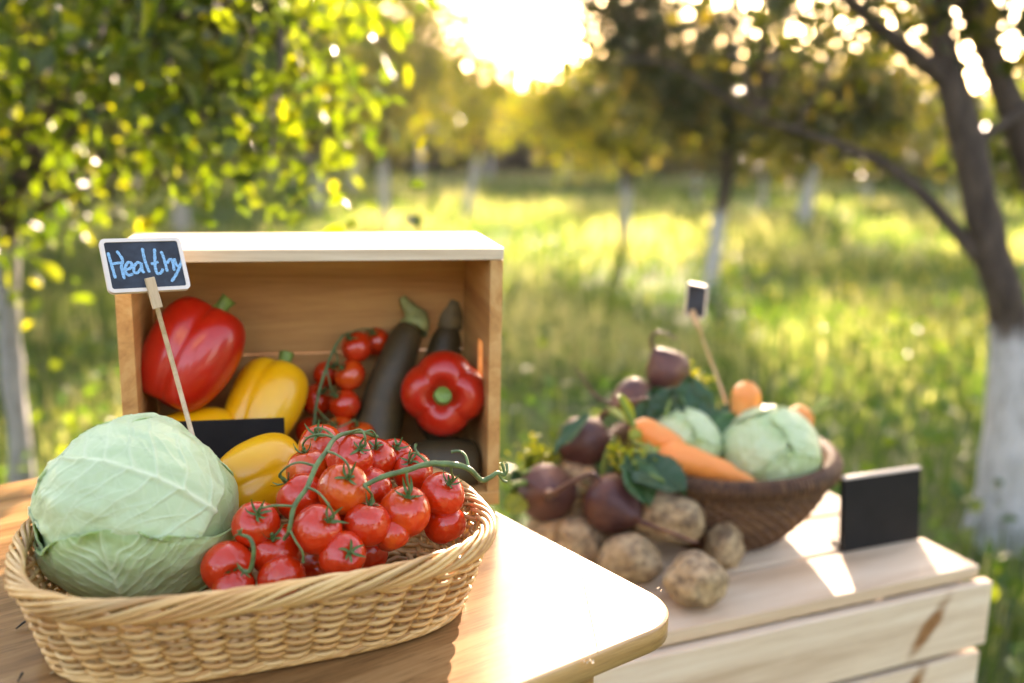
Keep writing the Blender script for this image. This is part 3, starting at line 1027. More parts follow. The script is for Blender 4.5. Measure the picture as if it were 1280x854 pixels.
def make_crate():
    root = empty('pine_crate', CR_FR - cu * CL / 2 + cv * CD / 2, 'raw pine slatted crate standing beside the table, vegetables on top', 'crate', rot=Matrix.Rotation(CR_YAW, 3, 'Z'))
    sw = 0.107
    th = 0.018
    for k in range(3):
        board('top_slat', (CL, sw, th), PINE, root, (0, -CD / 2 + sw / 2 + k * (sw + 0.0115), CZ - th / 2), bevel=0.0025)
    zt = CZ - th - 0.004
    fh = 0.098
    for k in range(5):
        z = zt - fh / 2 - k * (fh + 0.010)
        mt = PINE_KNOT if k == 0 else PINE_KNOT2 if k == 1 else PINE
        x_off = 0.008 if k == 0 else 0.0
        board('front_slat', (CL + 0.016, 0.018, fh), mt, root, (x_off + CL * 0 , -CD / 2 - 0.0095 + 0.006, z), bevel=0.003)
        board('back_slat', (CL, 0.018, fh), PINE, root, (0, CD / 2 + 0.003, z), bevel=0.003)
        for s in (-1, 1):
            board('end_slat', (0.018, CD - 0.045, fh), PINE, root, (s * (CL / 2 - 0.012), 0.0, z), bevel=0.003)
    for sx in (-1, 1):
        for sy in (-1, 1):
            board('corner_post', (0.03, 0.03, zt), PINE, root, (sx * (CL / 2 - 0.037), sy * (CD / 2 - 0.024), zt / 2), bevel=0.002)


make_crate()


# ------------------------------------------------------------------ the pale wicker basket
BK_C = Vector((-0.201, 0.765, TZ))
BK_YAW = math.radians(22)
bku = Vector((math.cos(BK_YAW), math.sin(BK_YAW), 0))
bkv = Vector((-math.sin(BK_YAW), math.cos(BK_YAW), 0))
BK_H = 0.078
NST = 44


def bk_ring(h, s, push=0.0):
    """a point of the basket wall: h 0..1 from base to rim, s 0..1 round the perimeter, push outwards in metres; basket coordinates"""
    a = 0.158 + (0.180 - 0.158) * h ** 0.9
    b = 0.089 + (0.122 - 0.089) * h ** 0.9
    ang = 2 * math.pi * _ARC(s)
    n = 3.0
    c, d = math.cos(ang), math.sin(ang)
    r = 1 / ((abs(c) / a) ** n + (abs(d) / b) ** n) ** (1 / n)
    x, y = r * c, r * d
    gx, gy = n * abs(x / a) ** (n - 1) / a * (1 if x > 0 else -1), n * abs(y / b) ** (n - 1) / b * (1 if y > 0 else -1)
    g = math.hypot(gx, gy)
    return Vector((x + gx / g * push, y + gy / g * push, BK_H * h))


def _arc_table():
    n = 3.0
    A = np.linspace(0, 2 * math.pi, 2001)
    a, b = 0.175, 0.108
    r = 1 / ((np.abs(np.cos(A)) / a) ** n + (np.abs(np.sin(A)) / b) ** n) ** (1 / n)
    P = np.stack([r * np.cos(A), r * np.sin(A)], 1)
    L = np.concatenate([[0], np.cumsum(np.linalg.norm(np.diff(P, axis=0), axis=1))])
    L /= L[-1]
    return L, A / (2 * math.pi)


_AL, _AA = _arc_table()


def _ARC(s):
    k = math.floor(s)
    return k + float(np.interp(s - k, _AL, _AA))


def make_basket():
    root = empty('wicker_basket', BK_C, 'pale woven wicker basket at the front of the table, cabbage and tomatoes inside', 'basket', rot=Matrix.Rotation(BK_YAW, 3, 'Z'))
    rnd = random.Random(2)
    hm = lambda h: h
    # upright stakes
    for i in range(NST):
        s = (i + 0.5) / NST
        P = [bk_ring(h, s) + Vector((0, 0, 0.004)) for h in (0.0, 0.2, 0.4, 0.6, 0.8, 0.93)]
        V, F = tube(P, 0.0017, 6)
        link('stake', mesh('stake', V, F), WICKER, root)
    # woven rows
    rows = 18
    for k in range(rows):
        h = 0.06 + 0.80 * k / (rows - 1)
        per = 10
        P = []
        n = NST * per
        rad = 0.00190 * rnd.uniform(0.92, 1.08)
        ph = rnd.uniform(-.12, .12)
        for i in range(n):
            s = i / n
            w = math.cos(math.pi * (s * NST - 0.5 + ph)) * (1 if k % 2 else -1)
            w = math.copysign(abs(w) ** 0.75, w)
            wob = 0.010 * math.sin(s * 23 + k) + 0.006 * math.sin(s * 61 + k * 2.1)
            P.append(bk_ring(h + wob * 0.6 + 0.010 * w * 0.5, s, 0.0056 * w))
        V, F = tube(P, rad, 7, True)
        link('woven_row', mesh('woven_row', V, F), WICKER, root)
    # rope-like rim: every strand rises inside, crosses the top and runs down the outside
    nr = 64
    for i in range(nr):
        s0 = i / nr
        P = []
        m = 26
        rad = 0.0019 * rnd.uniform(0.88, 1.10)
        jit, ja, jr = rnd.uniform(-.0018, .0018), rnd.uniform(-9, 9), rnd.uniform(.93, 1.1)
        for j in range(m):
            t = j / (m - 1)
            s = s0 - (7.2 / nr) * t + jit
            ang = math.radians(float(np.interp(t, (0, 0.30, 0.45, 1.0), (205, 105, 55, -95))) + ja)
            rr_ = 0.0053 * jr
            push = math.cos(ang) * rr_ * 1.05
            up = math.sin(ang) * rr_ * (1.0 if t < 0.75 else 1.0)
            tail = max(0, t - 0.55) / 0.45
            P.append(bk_ring(0.985, s, push + 0.0018) + Vector((0, 0, up - 0.006 * tail ** 1.3)))
        V, F = tube(P, [rad * 0.8, rad, rad, rad, rad * 0.8], 8)
        link('rim_strand', mesh('rim_strand', V, F), WICKER, root)
    # foot border
    for i in range(64):
        s0 = i / 64
        P = []
        for j in range(16):
            t = j / 15
            ang = math.radians(150 - 260 * t)
            P.append(bk_ring(0.03, s0 - (6.0 / 64) * t, math.cos(ang) * 0.0045 + 0.002) + Vector((0, 0, 0.0050 + math.sin(ang) * 0.0032 - .0012)))
        V, F = tube(P, 0.0021, 6)
        link('foot_strand', mesh('foot_strand', V, F), WICKER, root)
    # woven floor: strips both ways
    for i in range(13):
        y = -0.078 + 0.156 * i / 12
        xm = 0.158 * (1 - (abs(y) / 0.089) ** 3) ** (1 / 3)
        P = [Vector((xm * (2 * j / 30 - 1), y, 0.0062 + 0.0016 * math.cos(math.pi * (j + i)))) for j in range(31)]
        V, F = tube(P, 0.0026, 6)
        link('floor_strand', mesh('floor_strand', V, F), WICKER, root)
    for i in range(9):
        x = -0.14 + 0.28 * i / 8
        ym = 0.087 * (1 - (abs(x) / 0.16) ** 3) ** (1 / 3)
        V, F = tube([Vector((x, -ym, 0.0062)), Vector((x, 0, 0.0062)), Vector((x, ym, 0.0062))], 0.0028, 6)
        link('floor_spoke', mesh('floor_spoke', V, F), WICKER, root)


make_basket()


def in_basket(u, v, z):
    return BK_C + bku * u + bkv * v + Vector((0, 0, z))


# ------------------------------------------------------------------ vegetables: shared builders
def ball_mesh(name, fn, nu=40, nv=26):
    """closed surface of revolution-like shape: fn(theta 0..pi from bottom to top, phi) -> (x,y,z) arrays"""
    th = np.linspace(0.0, math.pi, nv)
    ph = np.linspace(0, 2 * math.pi, nu, endpoint=False)
    T, Pp = np.meshgrid(th[1:-1], ph, indexing='ij')
    X, Y, Z = fn(T.ravel(), Pp.ravel())
    b = fn(np.array([0.0]), np.array([0.0])); t = fn(np.array([math.pi]), np.array([0.0]))
    V = np.concatenate([np.stack([X, Y, Z], 1), [[0 * b[0][0], 0, b[2][0]]], [[0, 0, t[2][0]]]])
    F = []
    R = nv - 2
    for i in range(R - 1):
        for j in range(nu):
            k = (j + 1) % nu
            F.append((i * nu + j, i * nu + k, (i + 1) * nu + k, (i + 1) * nu + j))
    for j in range(nu):
        k = (j + 1) % nu
        F.append((R * nu, k, j))
        F.append((R * nu + 1, (R - 1) * nu + j, (R - 1) * nu + k))
    return mesh(name, V, F)


def tomato_fn(rad, seed, ribs=0.02):
    r = random.Random(seed)
    sq, ph0, am = r.uniform(0.88, 0.96), r.uniform(0, 6), r.uniform(.5, 1.5) * ribs
    def fn(t, p):
        rho = np.sin(t)
        z = -np.cos(t)
        top = np.clip((z + 0.1), 0, 1)
        k = 1 + am * top * np.cos(5 * p + ph0) + 0.02 * np.cos(2 * p + ph0 * 2)
        rho2 = rho ** 0.93 * k
        z2 = z * sq - 0.20 * np.exp(-(rho / 0.28) ** 2) * (z > 0) + 0.05 * np.exp(-(rho / 0.25) ** 2) * (z < 0)
        return rad * rho2 * np.cos(p), rad * rho2 * np.sin(p), rad * z2
    return fn


TOM_MESH = []
for k in range(5):
    me = ball_mesh('tomato', tomato_fn(1.0, 100 + k), 44, 30)
    me.materials.append(TOMATO)
    TOM_MESH.append(me)


def calyx_mesh(seed):
    r = random.Random(seed)
    g = Geo()
    V, F = tube([Vector((0, 0, 0.70)), Vector((0, 0, 0.95)), Vector((0.02, 0, 1.05))], [0.10, 0.085, 0.075], 7)
    g.add(V, F)
    for i in range(6):
        a = 2 * math.pi * i / 6 + r.uniform(-.2, .2)
        L = r.uniform(0.24, 0.58)
        curl = r.uniform(-0.10, 0.62)
        tw = r.uniform(-.5, .5)
        n = 8
        Vv, Ff = [], []
        for j in range(n):
            t = j / (n - 1)
            rho = 0.06 + L * t
            z = 0.80 + 0.10 * math.sin(t * math.pi * .6) - 0.12 * t * t * L / .6 + curl * t ** 3
            w = 0.055 * (math.sin(math.pi * (0.12 + 0.86 * t)) ** 0.8) + 0.006
            aa = a + tw * t * t
            c, s = math.cos(aa), math.sin(aa)
            Vv += [(rho * c - w * s, rho * s + w * c, z + .015), (rho * c, rho * s, z - 0.012), (rho * c + w * s, rho * s - w * c, z + .015)]
        for j in range(n - 1):
            for q in range(2):
                Ff.append((j * 3 + q, j * 3 + q + 1, j * 3 + q + 4, j * 3 + q + 3))
        g.add(Vv, Ff)
    return g.mesh('calyx')


CAL_MESH = []
for k in range(9):
    me = calyx_mesh(k)
    me.materials.append(CALYX)
    CAL_MESH.append(me)


def scaled_rot(axis, spin, s):
    return rot_to(axis, spin) @ Matrix.Diagonal((s, s, s))


_tk = [0]


def tomato(c, rad, axis, parent=None, root_loc=None, label=None, group=None, calyx=True):
    k = _tk[0]; _tk[0] += 1
    o = bpy.data.objects.new('tomato', TOM_MESH[k % 5])
    COL.objects.link(o)
    loc = c if root_loc is None else c - root_loc
    if parent is not None:
        o.parent = parent
    o.matrix_local = Matrix.Translation(loc) @ scaled_rot(axis, k * 1.7, rad).to_4x4()
    if calyx:
        q = bpy.data.objects.new('calyx', CAL_MESH[k % 9])
        COL.objects.link(q)
        q.parent = o
    if label:
        tag(o, label, 'tomato', group)
    return o


def pepper_mesh(R, H, lobes, seed, taper=0.25, groove=0.16, top_dip=0.20, bot_dip=0.16, dipw=0.42):
    r = random.Random(seed)
    ph0 = r.uniform(0, 6)
    amps = [r.uniform(0.75, 1.25) for _ in range(lobes)]
    offs = [r.uniform(-.12, .12) for _ in range(lobes)]
    def fn(t, p):
        c = -np.cos(t)
        rho = np.abs(np.sin(t)) ** 0.62
        q = ((p + ph0) / (2 * math.pi) * lobes) % lobes
        f = q - np.floor(q)
        idx = np.floor(q).astype(int) % lobes
        bulge = np.sqrt(np.maximum(0, np.sin(math.pi * np.clip(f, 0, 1))))       # rounded lobes, sharp valleys
        bulge = 0.55 * bulge + 0.45 * np.sin(math.pi * f)
        am = np.array(amps)[idx]
        ends = 0.45 + 0.75 * np.abs(c) ** 1.5
        k = 1 - groove * ends * (1 - bulge) * 1.0 + 0.03 * (am - 1)
        w = (1 - taper * np.clip(-c * 0.5 + 0.5, 0, 1) ** 1.2)
        rr = R * rho * k * w
        z = H * 0.5 * (np.sign(c) * np.abs(c) ** 0.85)
        z = z - top_dip * R * np.exp(-(rho / dipw) ** 2) * (c > 0) * 1.4 + bot_dip * R * np.exp(-(rho / 0.45) ** 2) * (c < 0) * 1.5
        z = z + 0.05 * R * (bulge - 0.4) * np.clip(np.abs(c) - .4, 0, 1) * np.sign(c) * am
        return rr * np.cos(p), rr * np.sin(p), z
    return ball_mesh('body', fn, 72, 44), H * 0.5 - top_dip * R * 1.4


def pepper(name, label, c, axis, R, H, lobes, seed, mat, spin=0.0, group='peppers', stalk=True, **kw):
    root = empty(name, c, label, 'bell pepper', group, rot=rot_to(axis, spin))
    me, zt = pepper_mesh(R, H, lobes, seed, **kw)
    link('body', me, mat, root)
    if stalk:
        P = [Vector((0, 0, zt - 0.004)), Vector((0, 0, zt + 0.006)), Vector((0.002, 0.001, zt + 0.016)), Vector((0.004, 0.002, zt + 0.026))]
        V, F = tube(spline(P, 12), [0.017, 0.012, 0.0075, 0.007, 0.0085], 14)
        V = V * (1 + 0.04 * fbm(V * 300, 2, seed)[:, None] * np.array([1, 1, 0]))
        link('stalk', mesh('stalk', V, F), STALK, root)
    return root


# ------------------------------------------------------------------ cabbages
def cabbage(name, label, c, R, leaves, seed, group, mat=CABBAGE, squash=(1, 1, 0.93), res=110):
    root = empty(name, c, label, 'cabbage', group)
    rng = np.random.default_rng(seed)
    def shape(D):                              # radius of the head in direction D
        return 1 + 0.050 * fbm(D * 1.5 + seed, 3, seed)
    def core(t, p):
        D = np.stack([np.sin(t) * np.cos(p), np.sin(t) * np.sin(p), -np.cos(t)], 1)
        V = D * (R * 0.965 * shape(D))[:, None] * np.array(squash)
        return V[:, 0], V[:, 1], V[:, 2]
    me = ball_mesh('head', core, 64, 44)
    attr(me, 'vein', np.zeros(len(me.vertices))); attr(me, 'tint', np.full(len(me.vertices), 0.25))
    link('head', me, mat, root)
    for k, (b, tip, thm, wm, off, tint, lift) in enumerate(leaves):
        b = np.array(b, float); b /= np.linalg.norm(b)
        t = np.array(tip, float); t -= b * np.dot(b, t); t /= np.linalg.norm(t)
        nrm = np.cross(b, t)
        ns, nw = res, res
        S, W = np.meshgrid(np.linspace(0, 1, ns), np.linspace(-1, 1, nw), indexing='ij')
        S, W = S.ravel(), W.ravel()
        edge_n = vnoise(np.stack([W * 3.1 + 9 * k, 0 * W, 0 * W], 1), seed + k)
        edge_f = vnoise(np.stack([W * 11 + 9 * k, 0 * W + 4, 0 * W], 1), seed + k)
        thl = thm * (1 - 0.16 * np.abs(W) ** 2.2 + 0.05 * edge_n + 0.007 * edge_f)
        th = S * thl
        wid = wm * np.sin(math.pi * (0.10 + 0.80 * S ** 0.9)) ** 0.75
        al = W * wid * (1 + 0.04 * vnoise(np.stack([S * 5, W * 0 + k, 0 * S], 1), seed))
        D0 = np.cos(th)[:, None] * b + np.sin(th)[:, None] * t
        D = np.cos(al)[:, None] * D0 + np.sin(al)[:, None] * nrm
        # veins: a midrib and forking side ribs
        wx = 0.05 * vnoise(np.stack([th * 4, al * 4, 0 * th + k], 1), seed + 3)
        wy = 0.05 * vnoise(np.stack([th * 4, al * 4, 0 * th + k + 9], 1), seed + 4)
        a2, t2 = al + wx * S, th + wy
        fade = np.clip(1.15 - S, 0.12, 1)
        mid = np.exp(-(a2 / (0.030 * fade + 0.006)) ** 2) * (0.5 + 0.5 * fade)
        side = np.zeros_like(mid)
        nsv = 8
        for sgn in (-1, 1):
            for j in range(nsv):
                t0 = thm * (0.03 + 0.80 * (j / nsv) ** 0.9) + (0.05 if sgn > 0 else 0)
                g = math.radians(66 - 26 * j / nsv)
                aa = a2 * sgn
                dist = np.abs((t2 - t0 - 0.10 * aa ** 2) * math.sin(g) - aa * math.cos(g))
                wv = 0.0135 * np.clip(1 - aa / (wm * 1.1), 0.15, 1)
                side = np.maximum(side, np.exp(-(dist / wv) ** 2) * (aa > 0) * (0.45 + 0.4 * np.clip(1 - aa / wm, 0, 1)))
                # a fork half way out
                d2 = np.abs((t2 - t0 - 0.16) * math.sin(g * .62) - (aa - 0.20) * math.cos(g * .62))
                side = np.maximum(side, 0.55 * np.exp(-(d2 / (wv * .7)) ** 2) * (aa > 0.2))
        vein = np.maximum(mid, side)
        pk = fbm(np.stack([th * 5.5, al * 5.5, 0 * th + 3 * k], 1), 3, seed + 20 + k)
        fold = vnoise(np.stack([th * 1.2 + a2 * 3.2, a2 * 6.0, 0 * th + k], 1), seed + 40 + k)
        edge = np.maximum(S, np.abs(W) * 0.97)
        lipt = np.clip((edge - 0.90) / 0.10, 0, 1)
        ruff = vnoise(np.stack([W * 5, S * 5, 0 * W + k], 1), seed + 60)
        rad = R * shape(D) * (1 + off + 0.012 * pk * (1 - vein) + 0.042 * np.maximum(fold, -.2) * S + 0.024 * mid + 0.016 * side
                              + lift * lipt ** 1.5 * (0.35 + 0.8 * ruff) - 0.020 * lipt * (1 - S) )
        V = D * rad[:, None] * np.array(squash)
        F = grid_faces(ns, nw)
        me = mesh('leaf', V, F)
        attr(me, 'vein', vein)
        attr(me, 'tint', tint + 0.22 * S ** 2 - 0.15 + 0.25 * lipt)
        o = link('leaf', me, mat, root)
        so = o.modifiers.new('thickness', 'SOLIDIFY')
        so.thickness = R * 0.014
        so.offset = -1
    return root


CAB_R = 0.0785
CAB_C = atd(178, 640, 0.768)
CAB_C = Vector((CAB_C.x, CAB_C.y, max(CAB_C.z, TZ + 0.0075 + CAB_R * 0.93)))
cabbage('cabbage', 'large pale green cabbage filling the left end of the wicker basket', CAB_C, CAB_R, [
    ((-0.2, 0.9, -0.5), (-0.2, 0.1, 1), 2.1, 1.25, 0.004, 0.10, 0.02),
    ((-0.75, 0.6, -0.5), (-0.3, -0.2, 1), 1.8, 1.25, 0.012, 0.22, 0.02),
    ((0.86, -0.42, 0.20), (-1, -0.05, 0.46), 2.60, 1.12, 0.030, -0.06, 0.025),
    ((0.10, -0.45, -0.98), (0.0, -1, 0.42), 1.36, 1.45, 0.056, 0.42, 0.085),
], 3, 'cabbages', res=150)


# ------------------------------------------------------------------ tomatoes in the basket
TR = 0.0205


def truss(name, label, toms, stem, branches, stem_r, group, d_root):
    root = empty(name, d_root, label, 'tomatoes', group)
    g = Geo()
    def loc(p):
        return p - d_root
    V, F = tube(spline([loc(p) for p in stem], 48), stem_r, 9)
    V = V + 0.0004 * fbm(V * 180, 2, 3)[:, None]
    g.add(V, F)
    for br in branches:
        P = [loc(p) for p in br]
        V, F = tube(spline(P, 16), [stem_r[0] * 0.75, stem_r[0] * 0.55, stem_r[0] * 0.6, stem_r[0] * 0.75], 7)
        g.add(V, F)
    link('vine', g.mesh('vine'), STEM, root)
    for (c, r, ax) in toms:
        tomato(c, r, ax, root, d_root)
    return root


def tm(x, y, d, cx=None, cy=None, r=TR, ax=None):
    c = atd(x, y, d)
    r = r * (1 + 0.07 * math.sin(x * 1.7 + y * 2.3))
    a = axis_to(c, r, cx, cy) if cx is not None else Vector(ax or (0, 0, 1)).normalized()
    return (c, r, a)


T1 = [tm(320, 656, .738, 323, 640), tm(397, 662, .728, 414, 648, .0215), tm(376, 621, .772, 352, 597, .0205), tm(430, 612, .762, 436, 594),
      tm(386, 588, .806, 380, 561, .0205), tm(437, 572, .800, 453, 558, .0215), tm(402, 558, .838, 395, 540, .02), tm(470, 573, .835, 470, 556, .019)]
stem1 = [atd(x, y, d) for x, y, d in ((355, 674, .722), (362, 662, .715), (368, 633, .722), (384, 609, .735), (395, 583, .752), (408, 564, .768), (419, 548, .786), (436, 541, .80), (455, 541, .815), (472, 546, .826))]


def top_of(t, k=0.90):
    c, r, a = t
    return c + a * r * k


def br(a, mids, t):
    e = top_of(t)
    return [a] + [atd(*m) for m in mids] + [e + t[2] * 0.006, e]


BR1 = [br(stem1[2], [(345, 632, .716), (328, 635, .718)], T1[0]), br(stem1[3], [(398, 616, .722), (410, 630, .712)], T1[1]),
       br(stem1[4], [(375, 578, .752), (360, 583, .752)], T1[2]), br(stem1[5], [(420, 568, .756), (433, 578, .746)], T1[3]),
       br(stem1[6], [(402, 543, .786), (387, 546, .788)], T1[4]), br(stem1[7], [(450, 537, .796), (456, 545, .788)], T1[5]),
       br(stem1[6], [(408, 538, .81), (398, 535, .82)], T1[6]), br(stem1[8], [(464, 538, .82), (470, 545, .822)], T1[7]),
       [stem1[1], atd(370, 677, .708), atd(378, 690, .706), atd(379, 703, .708)]]
truss('tomato_vine', 'vine of red tomatoes draped over the middle of the wicker basket', T1, stem1, BR1, [0.0016, 0.0019, 0.0021, 0.0018, 0.0015], 'tomatoes on the vine', BK_C + Vector((0, 0, .03)))

T2 = [tm(459, 655, .748, 464, 626, .0195), tm(506, 640, .770, 511, 616, .0205), tm(553, 618, .800, 564, 601, .0205), tm(516, 590, .835, 512, 574, .019), tm(492, 574, .852, 497, 556, .018)]
stem2 = [atd(x, y, d) for x, y, d in ((455, 607, .745), (479, 596, .752), (508, 588, .760), (536, 580, .772), (565, 581, .780), (586, 586, .786), (601, 600, .790), (611, 598, .792), (622, 591, .796), (631, 594, .80))]
BR2 = [br(stem2[0], [(460, 612, .742)], T2[0]), br(stem2[2], [(509, 600, .758)], T2[1]), br(stem2[4], [(564, 590, .782)], T2[2]),
       [stem2[3], atd(524, 569, .79), atd(515, 567, .80), atd(511, 577, .81), top_of(T2[3])],
       [stem2[5], atd(582, 570, .795), atd(574, 564, .80), atd(564, 565, .80)],
       [atd(524, 569, .79), atd(519, 561, .792), atd(520, 555, .794)],
       [stem2[9], atd(629, 585, .80), atd(626, 578, .80)], [stem2[9], atd(634, 588, .80), atd(633, 580, .803)], [stem2[8], atd(628, 600, .797), atd(634, 603, .797)]]
truss('tomato_vine', 'vine of red tomatoes whose bare stem overhangs the right end of the wicker basket', T2, stem2, BR2, [0.0019, 0.0024, 0.0026, 0.0022, 0.0015], 'tomatoes on the vine', BK_C + Vector((0.05, 0.02, .03)))

for (x, y, d, cx, cy, r, lab) in (
        (284, 708, .716, 292, 722, .0200, 'loose red tomato between the cabbage and the front rim of the basket'),
        (345, 690, .735, 340, 668, .0205, 'shaded red tomato tucked under the front of the vine'),
        (428, 694, .722, 440, 690, .0190, 'red tomato peeping over the front rim left of the middle'),
        (292, 736, .704, None, None, .0165, 'lowest red tomato just showing above the front rim beside the cabbage'),
        (352, 722, .712, None, None, .0185, 'half hidden red tomato behind the front rim below the vine tip'),
        (420, 640, .775, None, None, .0195, 'red tomato hidden in shade behind the big front tomato'),
        (462, 612, .800, None, None, .0195, 'small red tomato in the gap between the two vines'),
        (556, 656, .800, None, None, .0185, 'red tomato low at the right end of the basket under the bare stem'),
        (490, 668, .755, None, None, .0150, 'deep red tomato low behind the front rim at the right')):
    c = atd(x, y, d)
    ax = axis_to(c, r, cx, cy) if cx is not None else Vector((0.3, -0.2, -0.6)).normalized()
    tomato(c, r, ax, label=lab, group='loose tomatoes in the wicker basket', calyx=cx is not None)
# tomatoes of the lower layer that carry the vines
for (u, v, z, lab) in ((0.045, 0.0, .032, 'red tomato at the bottom of the basket under the middle vine'), (0.09, 0.02, .032, 'red tomato at the bottom of the basket under the right vine'),
                       (0.03, 0.05, .034, 'red tomato low in the basket behind the middle vine'), (0.075, 0.065, .036, 'red tomato low in the basket by its back rim')):
    tomato(in_basket(u, v, z), .0205, (0, 0, -1), label=lab, group='loose tomatoes in the wicker basket', calyx=False)
# the short broken stalk at the left of the tomatoes
g = Geo()
b0 = [atd(x, y, d) for x, y, d in ((300, 668, .700), (312, 673, .697), (317, 688, .694), (313, 712, .694), (305, 714, .694), (298, 708, .696))]
g.add(*tube(spline(b0, 26), [.0012, .0016, .0018, .0017, .0013], 7))
for x, y in ((296, 664), (303, 661), (292, 672)):
    g.add(*tube(spline([b0[0], atd((x + 300) / 2, (y + 668) / 2 - 2, .698), atd(x, y, .699)], 6), [.0011, .0005], 5))
for x, y in ((301, 720), (313, 722), (296, 704)):
    g.add(*tube(spline([b0[4], atd((x + 305) / 2, (y + 714) / 2 + 1, .693), atd(x, y, .694)], 6), [.0011, .0005], 5))
tag(link('broken_stalk', g.mesh('broken_stalk'), STEM), 'short curled green stalk lying on the loose tomato beside the cabbage', 'stalk')

# yellow pepper in the basket
pepper('yellow_pepper', 'glossy yellow bell pepper in the wicker basket behind the tomatoes', atd(322, 600, .872), (0.62, 0.72, 0.10), .043, .092, 3, 5, YELLOW_PEPPER, 2.2, groove=0.30, bot_dip=.34)

# ------------------------------------------------------------------ signs
def chalk_pick(name, label, centre, ax, ay, stick_end, text=None, fw=0.0035):
    """ax, ay: full width and height vectors of the board"""
    W, H = ax.length, ay.length
    X = ax.normalized(); Y = (ay - X * ay.dot(X)).normalized(); Z = X.cross(Y)
    rot = Matrix((X, Y, Z)).transposed()
    root = empty(name, centre, label, 'sign', 'chalkboard picks', rot=rot)
    def rounded(w, h, r, n=6):
        out = []
        for (cx, cy, a0) in ((w / 2 - r, h / 2 - r, 0), (-w / 2 + r, h / 2 - r, 90), (-w / 2 + r, -h / 2 + r, 180), (w / 2 - r, -h / 2 + r, 270)):
            for k in range(n + 1):
                a = math.radians(a0 + 90 * k / n)
                out.append((cx + r * math.cos(a), cy + r * math.sin(a)))
        return out
    o, i = rounded(W, H, 0.005), rounded(W - 2 * fw, H - 2 * fw, 0.0022)
    n = len(o)
    V = [(*p, 0.0018) for p in o] + [(*p, 0.0018) for p in i] + [(*p, -0.0022) for p in o] + [(*p, 0.0006) for p in i]
    F = []
    for k in range(n):
        j = (k + 1) % n
        F += [(k, j, n + j, n + k), (k, 2 * n + k, 2 * n + j, j), (n + k, n + j, 3 * n + j, 3 * n + k)]
    F.append(tuple(range(2 * n, 3 * n))[::-1])
    link('frame', mesh('frame', V, F, False), FRAME, root)
    link('slate', mesh('slate', [(*p, 0.0008) for p in i], [tuple(range(n))], False), SLATE, root)
    if text:
        for st in text:
            P = spline([Vector((p[0] * W - W / 2, p[1] * H - H / 2, 0)) for p in st], 6 * len(st))
            V, F = [], []
            hw = 0.00135
            Pn = np.array([tuple(p) for p in P])
            T = np.gradient(Pn, axis=0); T /= np.maximum(np.linalg.norm(T, axis=1)[:, None], 1e-9)
            m = len(P)
            for q in range(m):
                nx, ny = -T[q][1], T[q][0]
                w = hw * (0.95 + 0.10 * math.sin(q * 1.3) + (0.0 if 0 < q < m - 1 else -0.35))
                V += [(P[q].x + nx * w, P[q].y + ny * w, 0.0010), (P[q].x, P[q].y, 0.0013), (P[q].x - nx * w, P[q].y - ny * w, 0.0010)]
            F = []
            for q in range(m - 1):
                for s in range(2):
                    F.append((q * 3 + s, q * 3 + s + 1, q * 3 + s + 4, q * 3 + s + 3))
            link('chalk_stroke', mesh('chalk_stroke', V, F), CHALK, root)
    inv = root.matrix_world.inverted()
    e = inv @ stick_end
    b = Vector((W * 0.02, -H * 0.5, 0.0))
    dr = (e - b).normalized()
    clip_top = b - dr * H * 0.22 + Vector((0, 0, 0.003))
    clip_bot = b + dr * H * 0.30 + Vector((0, 0, 0.001))
    q = rot_to(dr)
    L = (clip_bot - clip_top).length
    pm = board('peg', (0.0085, 0.004, L), STICK, root, (clip_top + clip_bot) / 2, q, bevel=0.0008)
    V, F = tube([clip_bot - dr * 0.004, (clip_bot + e) / 2, e], 0.0022, 10)
    link('stick', mesh('stick', V, F), STICK, root)
    return root


ZB = ((235, 705), (872, -8), (-148, -578))     # drawn on the photograph's enlargement of the board


def to_board(p):
    x, y = p[0] - ZB[0][0], p[1] - ZB[0][1]
    a, b, c, d = ZB[1][0], ZB[2][0], ZB[1][1], ZB[2][1]
    det = a * d - b * c
    return ((d * x - b * y) / det, (-c * x + a * y) / det)


STROKES = [[(195, 270), (240, 400), (292, 550)], [(285, 255), (350, 350), (347, 430), (385, 562)], [(228, 398), (290, 388), (352, 385)],
           [(385, 462), (438, 445), (452, 400), (415, 382), (388, 425), (392, 488), (430, 520), (472, 506)],
           [(548, 400), (512, 386), (478, 430), (482, 488), (520, 495), (554, 445), (552, 392), (566, 470), (592, 502)],
           [(553, 230), (580, 340), (612, 425), (645, 500)],
           [(685, 238), (695, 350), (705, 450), (732, 514), (772, 502), (788, 462)], [(655, 407), (735, 386)],
           [(758, 270), (795, 355), (838, 497)], [(828, 405), (862, 362), (890, 388), (914, 490)],
           [(908, 352), (930, 418), (966, 450)], [(998, 352), (970, 450), (935, 530), (888, 608)]]
STROKES = [[to_board(p) for p in s] for s in STROKES]


def pvec(x0, y0, x1, y1, d0, d1):
    return atd(x1, y1, d1) - atd(x0, y0, d0)


D0 = 0.86
# the board leans back and turns its right side away
bl, brr, tl = atd(137.5, 367.5, D0 - .012), atd(240, 362, D0 + .030), atd(121, 300, D0 + .010)
ctr = bl + (brr - bl) / 2 + (tl - bl) / 2
chalk_pick('chalkboard_pick', 'small framed chalkboard on a stick reading Healthy in blue chalk, behind the cabbage', ctr, brr - bl, tl - bl, atd(249, 575, .858), STROKES)
D1 = 1.50
bl, brr, tl = atd(864, 393, D1), atd(890, 399, D1 - .022), atd(851, 353, D1 + .01)
chalk_pick('chalkboard_pick', 'small chalkboard on a stick seen edge on above the bowl of vegetables', bl + (brr - bl) / 2 + (tl - bl) / 2, brr - bl, tl - bl, atd(908, 505, 1.50), None, 0.0022)

